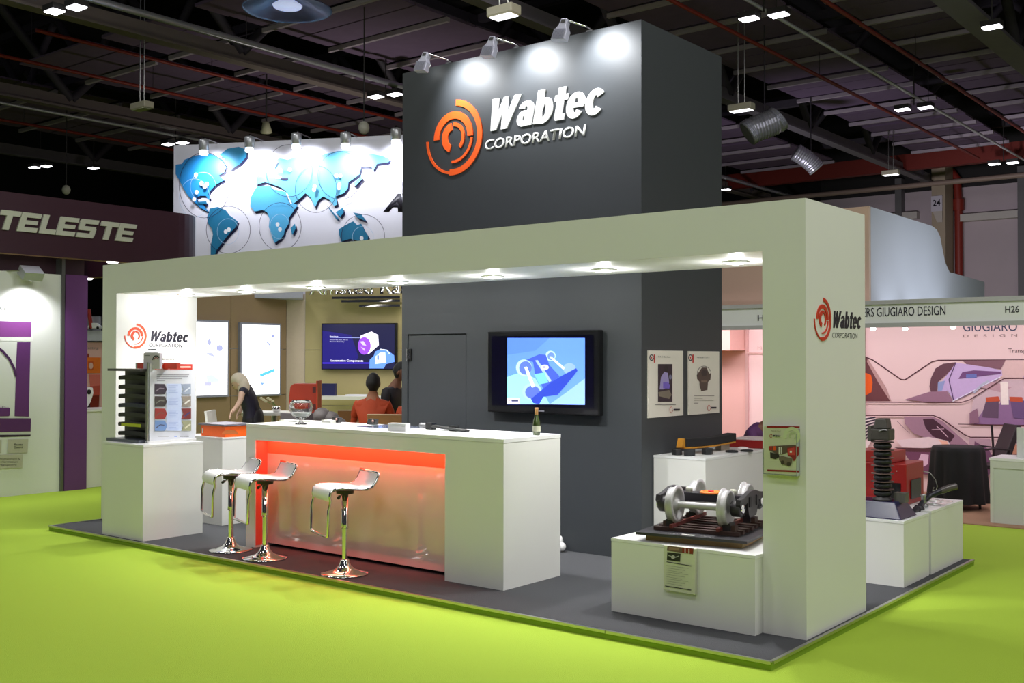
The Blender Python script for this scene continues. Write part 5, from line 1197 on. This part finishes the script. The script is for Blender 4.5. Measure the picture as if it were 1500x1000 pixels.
# inner dark wall above the white panel
wp = thing('station_display_wall', 'white display wall with purple station arch graphic at far left', 'display wall', (-11.1, .0, -.05))
MB().box(-11.18, -11.06, -4.4, 1.19, -.05, 2.865).build('wall_board', mat((224, 226, 226), .5, noise=.01), wp)
MB().box(-11.20, -11.19, -4.4, 1.6, 2.6, 3.4).build('dark_backing', mat((50, 18, 34), .6), wp)
MB().box(-11.24, -11.03, 1.19, 1.235, -.05, 3.08).build('metal_post', mat((110, 112, 112), .35, .7), wp)
MB().box(-11.30, -11.02, 1.24, 1.56, -.05, 2.87).build('purple_column', mat((96, 50, 112), .45, noise=.03), wp)
q3 = lambda x, y: (x/2.945, 390+y/2.945)
PW = Plane((-11.06, 0, 0), (1, 0, 0)); PU = mat((120, 56, 134), .5, noise=.02); PU2 = mat((96, 44, 112), .5)
it = [([(-120, 218), (142, 224), (142, 322), (-120, 320)], mat((236, 238, 238), .5)), ([(-120, 232), (135, 240), (134, 304), (-120, 304)], mat((136, 66, 146), .5)), ([(74, 326), (131, 326), (124, 648), (62, 646), (68, 470), (70, 400)], PU2),
      (stroke([(-60, 340), (-20, 345), (10, 365), (40, 400), (60, 440), (69, 475)], 11), mat((70, 30, 86), .5)), ([(-120, 654), (133, 655), (131, 712), (-120, 718)], mat((86, 38, 100), .5)), ([(-120, 728), (131, 725), (130, 733), (-120, 740)], mat((50, 30, 50), .5)),
      ([(-40, 609), (38, 609), (42, 614), (41, 642), (36, 646), (-40, 648)], PU2), (stroke([(8, 609), (9, 603), (20, 603), (21, 609)], 2), mat((50, 30, 50), .5)),
      ([(33, 746), (120, 744), (117, 803), (31, 804)], mat((188, 184, 172), .5)), ([(-60, 748), (5, 747), (4, 805), (-60, 806)], mat((188, 184, 172), .5)), ([(-60, 812), (96, 810), (94, 868), (-60, 874)], mat((188, 184, 172), .5))]
decal('graphic_print', PW, it, wp, conv=q3, off=.002, step=.0012)
GT = mat((120, 120, 120), .5)
textpx('lettering', 'Rail Station', PW, q3(-8, 188), q3(132, 190), q3(0, 172)[1], GT, wp, depth=.002)
for s_, x0, x1, yb, yt in (('Access', 58, 96, 772, 762), ('Control', 58, 96, 784, 775), ('Entertainment &', -10, 84, 834, 824), ('Information', -4, 74, 847, 837), ('Management', -4, 70, 860, 850)):
    textpx('small_lettering', s_, PW, q3(x0, yb), q3(x1, yb), q3(0, yt)[1], INK, wp, depth=.002, off=.012)
t = thing('panel_floodlight', 'small grey floodlight on top of the white station wall', 'floodlight', (-11.0, .6, 2.87))
P = atX(44, 404, -10.9); M = Matrix.Translation(P) @ Matrix.Rotation(R(35), 4, 'Y')
b_ = MB().box(-.09, .09, -.13, .13, -.02, .10); b_.xf(M); b_.build('lamp_housing', mat((176, 178, 190), .4, .3), t)
MB().tube([P+Vector((0, -.1, .06)), Vector((-11.1, P.y-.25, 2.87))], .012, 6).build('arm', ALU, t)
spot('panel_flood_beam', P+Vector((.1, 0, -.08)), (-11.06, P.y+.0, 1.7), 60, 130, (1, 1, 1), .9)
spot('panel_flood_beam', P+Vector((.1, -2, -.08)), (-11.06, P.y-2, 1.7), 60, 130, (1, 1, 1), .9)
# pale counter, bag, cupboard, printed cabinets behind
c0 = atZ(104, 716.5, -.05)
t = thing('pale_counter', 'pale white counter at far left behind the purple column', 'counter', (c0.x, c0.y+.6, -.05))
MB().box(c0.x-.5, c0.x+.0, 1.58, 2.9, -.05, 1.0).build('body', WHITE, t); MB().box(c0.x-.52, c0.x+.03, 1.57, 2.92, 1.001, 1.03).build('top', WHITE_TOP, t)
P = atX(117, 602, c0.x-.1); q = Vector((c0.x-.12, P.y, 1.031))
t = thing('white_carrier_bag', 'white plastic carrier bag standing on the pale counter', 'bag', q)
u = Vector((0, 1, 0)); MB().prism([q+u*a+UZ*b for a, b in ((-.20, 0), (.06, 0), (.13, .10), (.17, .22), (.16, .30), (.10, .31), (.04, .27), (.0, .30), (-.08, .29), (-.14, .2), (-.2, .18))], (.08, 0, 0)).build('bag_body', mat((236, 236, 240), .4), t, bevel=.01)
MB().lathe(q+u*(.10)+UZ*.24+Vector((.082, 0, 0)), [(0, 0), (.035, 0), (.03, .003), (0, .003)], (1, 0, 0), 14).build('handle_hole', BLACK, t); MB().lathe(q+u*(-.10)+UZ*.08+Vector((.082, 0, 0)), [(0, 0), (.06, 0), (.06, .003), (0, .003)], (1, 0, 0), 18).build('round_print', mat((160, 110, 140), .5), t)
# far printed wall with orange panels
dd = 17.0; A = atD(100, 500, dd); 
def fz(px, py): return atD(px, py, dd)
cab = thing('printed_cabinet_wall', 'pink and orange printed panels behind the man at far left', 'display wall', Vector((fz(125, 600).x, fz(125, 600).y, -.05)))
dh = RGT.copy(); dh.z = 0; dh.normalize(); nh = Vector((dh.y, -dh.x, 0))
PC = Plane(fz(125, 540), nh); qc = lambda x, y: (100+x/5.55, 440+y/5.55)
a = PC.px(85, 600); b = PC.px(175, 600); zt = PC.px(125, 501).z
a.z = b.z = -.05; MB().prism([a, b, b-nh*.1, a-nh*.1], UZ*(zt+.05)).build('board', mat((236, 190, 176), .5, noise=.02), cab)
a2 = PC.px(85, 500); b2 = PC.px(175, 500); zb = PC.px(125, 499).z; zt2 = PC.px(125, 484).z
a2.z = b2.z = zb; MB().prism([a2+nh*.05, b2+nh*.05, b2-nh*.2, a2-nh*.2], UZ*(zt2-zb)).build('header_fascia', mat((190, 194, 196), .5), cab)
it = [([(40, 430), (170, 432), (172, 465), (40, 460)], mat((150, 50, 30))), ([(60, 460), (265, 462), (262, 590), (60, 590)], mat((250, 130, 40))), ([(60, 475), (110, 500), (110, 580), (60, 580)], mat((214, 84, 24))), (rect(162, 495, 205, 560), mat((226, 96, 30))), (ell(187, 530, 17, 26), mat((244, 200, 180))), ([(170, 600), (262, 600), (260, 690), (180, 700)], mat((226, 120, 104))), ([(160, 700), (260, 690), (256, 770), (150, 770)], mat((200, 84, 66))), ([(150, 775), (255, 770), (250, 900), (90, 900)], mat((130, 38, 20)))]
decal('print', PC, it, cab, conv=qc, off=.002, step=.002)
textpx('lettering', 'Bogie Testing', PC, qc(45, 392), qc(246, 396), qc(0, 370)[1], mat((170, 150, 140)), cab, depth=.004)
# things on top of that fascia
tz = zt2
t = thing('white_model_car', 'small white model car on top of the grey fascia at far left', 'model', PC.px(141, 478))
P = PC.px(140.5, 481); MB().prism([P+dh*a+UZ*b for a, b in ((-.10, 0), (.10, 0), (.10, .04), (.07, .05), (.04, .085), (-.04, .085), (-.07, .05), (-.1, .04))], nh*.08).build('car_body', WHITE, t, bevel=.006)
for k in (-.06, .06): MB().lathe(P+dh*k+nh*.08+UZ*.01, [(0, 0), (.022, 0), (.022, .006), (0, .006)], nh, 12).build('wheel', BLACK, t)
t = thing('red_model_poles', 'pair of tilted red poles standing above the grey fascia', 'model', PC.px(130, 484))
for x0, y0, x1, y1 in ((124.5, 454, 128.5, 480), (132, 453, 136, 478)): MB().tube([PC.px(x0, y0)+nh*.06, PC.px(x1, y1+3)+nh*.06], .03, 8).build('pole', mat((160, 46, 34), .5), t)
a3, b3 = PC.px(108, 484), PC.px(144, 484); zz3 = PC.px(125, 463).z; a3.z = b3.z = tz+.001
tag(MB().prism([a3-nh*.05, b3-nh*.05, b3-nh*.12, a3-nh*.12], UZ*(zz3-tz)).build('grey_backboard', mat((150, 152, 160), .5)), 'grey board standing on the fascia behind the red poles', 'panel')

# ================================================================== BOOTH ON THE RIGHT
FY = 6.1
rb = thing('design_booth_frame', 'grey shell booth frame with printed name fascia at right', 'booth frame', (0, 7, -.05))
AL2 = mat((178, 178, 178), .4, .1)
MB().box(-6.2, 4.4, FY-.012, FY+.012, 2.16, 2.375).build('fascia_board', mat((224, 226, 224), .5, noise=.01), rb)
MB().box(-6.2, 4.4, FY-.03, FY+.03, 2.376, 2.425).build('top_rail', AL2, rb); MB().box(-6.2, 4.4, FY-.03, FY+.03, 2.11, 2.159).build('lower_rail', AL2, rb)
for x in (-6.2, 1.6, 4.38): MB().box(x-.03, x+.03, FY-.03, FY+.03, -.05, 2.109).build('post', AL2, rb)
PFa = Plane((0, FY-.012, 0), (0, -1, 0))
textpx('lettering', 'PININFARINA LEADERS GIUGIARO DESIGN'[-21:], PFa, (1247, 464.5), (1385, 461), 451.5, INK, rb, depth=.003)
textpx('lettering', 'H26', PFa, (1472.5, 458), (1493, 457.5), 448, INK, rb, depth=.003, bold=.01)
textpx('lettering', 'H24', PFa, (1110, 470), (1133, 469), 461, INK, rb, depth=.003, bold=.01)
MY = 8.45
bk = thing('mural_wall', 'pink booth back wall with printed futuristic train mural', 'display wall', (-.5, MY, -.05))
MB().box(-2.75, 4.4, MY, MY+.08, -.05, 2.5).build('wall_board', PINKWALL, bk)
for x in (-3.9,): pass
PMu = Plane((0, MY, 0), (0, -1, 0)); qm = lambda x, y: (1270+x/3.57, 500+y/3.57)
DK = mat((84, 40, 52), .5); LIL = mat((206, 178, 226), .5); MAU = mat((150, 108, 132), .5); PUR = mat((118, 76, 128), .5); BRN = mat((56, 26, 32), .5); PK = mat((244, 212, 220), .5)
it = [([(5, 90), (60, 180), (125, 312), (-60, 312), (-60, 60)], mat((110, 60, 66))), ([(-40, 150), (22, 175), (30, 215), (24, 265), (-40, 300)], mat((238, 96, 26))), ([(5, 88), (100, 240), (128, 312), (122, 312), (60, 215), (0, 105)], mat((190, 150, 150))),
      (stroke([(-60, 60), (0, 84), (30, 96), (178, 198), (200, 200), (340, 106), (372, 98), (1000, 95)], 6), DK),
      ([(500, 100), (725, 97), (700, 145), (620, 134), (520, 118)], mat((134, 92, 106))), ([(725, 97), (1000, 97), (1000, 190), (700, 190)], mat((226, 190, 190))),
      ([(465, 110), (520, 118), (640, 136), (705, 150), (708, 178), (600, 240), (455, 310), (425, 260), (370, 262), (400, 200), (445, 140)], LIL), ([(328, 235), (336, 190), (360, 140), (400, 116), (466, 108), (440, 150), (372, 212), (366, 262), (335, 262)], mat((104, 66, 80))), ([(372, 212), (410, 205), (395, 255), (372, 262)], mat((150, 160, 210))), (stroke([(466, 110), (430, 200), (455, 308)], 5), mat((90, 60, 110))),
      ([(500, 160), (560, 150), (700, 158), (702, 168), (480, 195)], PUR), (rect(520, 170, 575, 190), mat((110, 120, 190))), ([(200, 303), (330, 262), (420, 260), (455, 315), (330, 318)], mat((158, 116, 140))),
      (stroke([(450, 312), (700, 185)], 5), mat((240, 236, 255))), (stroke([(480, 300), (690, 195)], 4), mat((140, 110, 150))), (stroke([(560, 268), (600, 228), (640, 205)], 12), mat((190, 190, 214))),
      ([(560, 285), (700, 205), (1000, 195), (1000, 437), (540, 432)], mat((214, 186, 196))), ([(625, 340), (690, 330), (720, 300), (760, 310), (821, 360), (1000, 437), (560, 432)], mat((150, 112, 156))), ([(600, 240), (660, 210), (760, 240), (700, 265)], mat((196, 156, 168))), ([(700, 210), (740, 212), (744, 330), (705, 330)], mat((252, 236, 232))),
      ([(625, 310), (692, 310), (690, 400), (605, 395), (610, 360)], mat((104, 78, 104))), ([(624, 292), (690, 286), (700, 312), (625, 316)], mat((200, 84, 56))), ([(752, 305), (830, 308), (840, 405), (770, 400)], mat((112, 84, 130))), ([(748, 288), (815, 290), (818, 318), (752, 312)], mat((200, 84, 56))), ([(540, 372), (580, 350), (590, 425), (540, 430)], MAU),
      ([(820, 180), (1000, 180), (1000, 437), (900, 430)], mat((190, 160, 190))),
      (stroke([(-60, 316), (495, 318), (540, 305), (700, 205), (720, 194), (1000, 193)], 5), DK),
      (stroke([(-60, 385), (350, 386), (392, 402), (516, 488), (545, 500), (1000, 502)], 6), DK), (stroke([(480, 431), (1000, 440)], 4), DK),
      ([(-60, 400), (50, 392), (50, 480), (5, 560), (-60, 640)], mat((240, 220, 224)))]
for k in range(7): it.append(([(-10, 402+k*18), (22, 396+k*15), (50, 392+k*13), (50, 399+k*13), (22, 404+k*15), (-10, 412+k*18)], mat((66, 50, 70))))
it += [([(200, 392), (352, 392), (405, 420), (470, 480), (545, 545), (540, 570), (420, 560), (330, 510), (250, 480), (205, 430)], mat((168, 128, 150))), ([(298, 405), (350, 402), (400, 440), (466, 492), (440, 526), (395, 515), (350, 495), (312, 450)], mat((74, 40, 58))), (stroke([(370, 440), (430, 500)], 4), mat((214, 180, 196))), (stroke([(345, 460), (410, 455)], 4), mat((190, 150, 170))),
       ([(160, 515), (330, 498), (430, 518), (445, 548), (300, 556), (190, 552)], mat((240, 216, 222))), ([(380, 512), (425, 518), (436, 545), (410, 556), (396, 532)], mat((250, 190, 170))), ([(150, 552), (300, 558), (480, 566), (480, 580), (200, 575)], mat((90, 50, 60))), ([(200, 575), (480, 580), (400, 700), (290, 690), (240, 640)], mat((120, 70, 100))), ([(290, 585), (330, 590), (325, 640), (300, 655), (275, 620)], mat((230, 190, 214))), (stroke([(165, 416), (200, 450), (230, 478)], 3), mat((150, 110, 130))),
       ([(540, 505), (650, 508), (660, 580), (560, 610), (540, 570)], mat((196, 160, 176))), ([(570, 520), (640, 560), (690, 640), (640, 700), (560, 640)], mat((120, 78, 110))), ([(560, 700), (650, 690), (560, 780)], mat((140, 90, 130))), (rect(742, 506, 1000, 532), mat((120, 84, 120))), ([(735, 540), (1000, 530), (1000, 590), (730, 582)], mat((232, 168, 140))), (stroke([(560, 805), (650, 806)], 6), mat((70, 30, 40)))]
decal('mural_print', PMu, it, bk, conv=qm, off=.002, step=.0012)
NVT = mat((56, 60, 92), .5)
textpx('title_lettering', 'GIUGIARO', PMu, (1411, 485), (1490, 484.5), 472, NVT, bk, depth=.004)
textpx('small_lettering', 'D  E  S  I  G  N', PMu, (1411, 494), (1490, 493), 490, mat((150, 120, 120)), bk, depth=.003)
textpx('small_lettering', 'Transport Design', PMu, (1477, 516.5), (1546, 516.5), 510, mat((90, 60, 60)), bk, depth=.003)
# pink dividing walls seen between tower and arch
pk = thing('pink_booth_partition', 'pink lit booth partition seen between the tower and the right pillar', 'display wall', (-4.5, 8.4, -.05))
PY = 8.40
x1, x2 = atY(1093, 500, PY).x, atY(1097, 500, PY).x
MB().box(-9, x1, PY, PY+.06, -.05, 2.5).build('panel', mat((240, 190, 186), .5, noise=.02), pk); MB().box(x2, -2.76, PY, PY+.06, -.05, 2.5).build('panel', mat((250, 218, 220), .5, noise=.02), pk)
MB().box(x1, x2, PY-.03, PY+.04, -.05, 2.5).build('post', mat((220, 176, 176), .5), pk)
zc = atY(1075, 513, PY-.4).z; MB().box(-9, x1-.01, PY-.5, PY-.001, zc, 2.2).build('overhead_cupboard', mat((240, 186, 180), .5), pk)
zr = atY(1105, 515, PY).z; MB().box(x2, -2.76, PY-.03, PY-.001, zr-.03, zr).build('rail', mat((230, 186, 186), .5), pk)
textpx('lettering', 'Hi', Plane((0, PY-.001, 0), (0, -1, 0)), (1110, 512), (1116, 512), 506, mat((206, 170, 170)), pk, depth=.002)
# lamps under the fascia
for i, (px, py, l) in enumerate(((1279, 481, 'small spotlight under the name fascia beside the right pillar'), (1326, 481, 'middle small spotlight under the name fascia'), (1396, 479, 'small spotlight under the name fascia, left of the mural title'))):
    P = atY(px, py, FY+.25); t = thing('booth_spotlight', l, 'spotlight', P, group='spotlights under the name fascia')
    MB().lathe(P, [(0, .07), (.03, .07), (.035, .02), (.03, .01), (0, .01)], n=16).build('lamp_housing', mat((130, 96, 70), .4), t); MB().ball(P-UZ*.002, (.034, .034, .024), None, 12, 8).build('bulb', mat((255, 250, 250), .4, emit=4), t)
    MB().tube([P+UZ*.06, P+Vector((0, -.2, .10))], .008, 6).build('arm', ALU, t)
area('design_booth_light', (-1.0, 7.1, 2.45), 5.5, 42, (1, .86, .94), (R(20), 0, 0), .5)
area('design_booth_light', (-5.4, 7.3, 2.3), 3.5, 42, (1, .86, .87), (R(15), 0, 0), .5)
struct('floor_booth', MB().box(-7, 5, 5.87, 8.45, -.05, -.04), mat((158, 122, 96), .8, noise=.1, scale=40))
# cloth covered table
c = Vector((-1.12, 7.05, -.04))
t = thing('cloth_covered_table', 'round table covered with long black cloth before the mural', 'table', c)
mb = MB(); nu = 64; top = .74; rr = .285; rings = ((0, top), (rr*.6, top), (rr-.01, top), (rr+.005, top-.01), (rr+.015, top-.06), (rr+.03, top-.3), (rr+.045, top-.55), (rr+.05, top-.66)); vs = []
for i, (r, h) in enumerate(rings):
    for k in range(nu):
        a = 2*math.pi*k/nu; w_ = 0 if i < 4 else (i-3)*.009; rad = r + w_*math.sin(a*11+.7*math.sin(a*3)) ; vs.append(c+Vector((rad*math.cos(a), rad*math.sin(a), h)))
mb.add(vs, [(i*nu+k, i*nu+(k+1) % nu, (i+1)*nu+(k+1) % nu, (i+1)*nu+k) for i in range(len(rings)-1) for k in range(nu)], None, True)
mb.build('cloth', mat((16, 15, 19), .85, noise=.1), t)
for a in (.3, 1.9, 3.4, 5.0): MB().tube([c+Vector((.24*math.cos(a), .24*math.sin(a), .005)), c+Vector((.21*math.cos(a), .21*math.sin(a), .7))], .018, 8).build('leg', BLACK, t)
# dark chair beside it
c = Vector((-1.04, 7.86, -.04)); DKC = mat((34, 22, 30), .5)
t = thing('dark_chair', 'dark slender armchair standing right of the cloth table', 'chair', c)
r_ = RGT.copy(); r_.z = 0; r_.normalize(); f_ = Vector((-r_.y, r_.x, 0))
MB().obox(c+UZ*.45, r_*.22, f_*.2, UZ*.025).build('seat', DKC, t, bevel=.01)
MB().prism([c+r_*.17+UZ*.55-f_*.18, c+r_*.34+UZ*.97-f_*.16, c+r_*.40+UZ*.96-f_*.16, c+r_*.26+UZ*.56-f_*.18], f_*.36).build('backrest', DKC, t, bevel=.01)
for s1, s2 in ((-.2, -.17), (-.2, .17), (.2, -.17), (.2, .17)): MB().tube([c+r_*s1*1.0+f_*s2+UZ*.44, c+r_*s1*1.3+f_*s2*1.1+UZ*.001], .012, 8).build('leg', BLACK, t)
for s2 in (-.2, .2): MB().tube([c+r_*.2+f_*s2+UZ*.45, c+r_*.24+f_*s2+UZ*.66, c+r_*.05+f_*s2+UZ*.68, c-r_*.12+f_*s2+UZ*.66], .012, 8).build('armrest', DKC, t)
MB().tube([c+r_*.05-f_*.18+UZ*.5, c+r_*.02-f_*.18+UZ*.97], .014, 8).build('strut', DKC, t)
# white counter at the right edge
c = atZ(1451, 765, -.04)
t = thing('white_booth_counter', 'white framed booth counter at the right edge', 'counter', (c.x+.6, c.y+.25, -.04))
h = atX(1451, 670, c.x).z; h = atY(1451, 670, c.y).z
MB().box(c.x, c.x+1.6, c.y, c.y+.5, -.04, h-.03).build('body', mat((200, 206, 196), .5, noise=.01), t); MB().box(c.x-.01, c.x+1.62, c.y-.01, c.y+.51, h-.029, h).build('top', WHITE_TOP, t)
for a in (0, .78, 1.56): MB().box(c.x+a, c.x+a+.035, c.y-.008, c.y-.001, -.04, h-.03).build('frame_strip', mat((206, 208, 200), .4), t)
MB().box(c.x, c.x+1.6, c.y-.007, c.y-.001, h-.11, h-.03).build('frame_strip', mat((206, 208, 200), .4), t)
x = atY(1493, 640, c.y+.3).x; tag(MB().box(x, x+1.2, c.y+.2, c.y+.23, h+.001, h+.33).build('white_divider', mat((206, 208, 204), .5)), 'white divider panel standing on the booth counter at right edge', 'panel')

# curved white wall block beyond, and beige end
CXX = -3.027
cw = thing('curved_white_wall', 'tall white wall with swooping curved top above the name fascia', 'display wall', (CXX, 12, -.05))
yz = [(9.42, 4.0), (12.3, 3.99), (12.55, 3.95), (12.72, 3.85), (12.85, 3.65), (13.0, 3.42), (13.25, 3.27), (15.45, 3.22)]
MB().prism([(CXX, 9.42, -.05)] + [(CXX, y, z_) for y, z_ in yz] + [(CXX, 15.45, -.05)], (-.12, 0, 0)).build('curved_panel', mat((190, 196, 208), .5, noise=.01), cw)
MB().box(-12, CXX-.001, 9.34, 9.415, -.05, 4.0).build('front_panel', mat((206, 178, 158), .5, noise=.02), cw)
for y in (10.1, 11.3, 12.4): spot('curved_wall_uplight', (CXX+.5, y, 1.9), (CXX, y+.05, 2.9), 26, 80, (.85, .9, 1), .9)
area('curved_wall_fill', (-1.0, 11.5, 2.6), 3, 45, (.9, .93, 1), (0, R(70), 0))

P = atZ(825, 807, 0); q = Vector((P.x, P.y-.04, .001))
tag(MB().ball(q+UZ*.045, (.05, .05, .045), None, 10, 6).ball(q+Vector((-.03, .03, .09)), (.03, .03, .05), None, 8, 6).build('crumpled_cloth', mat((226, 226, 226), .7, bump=.4, noise=.05)), 'small crumpled white cloth on the carpet behind the counter end', 'cloth')
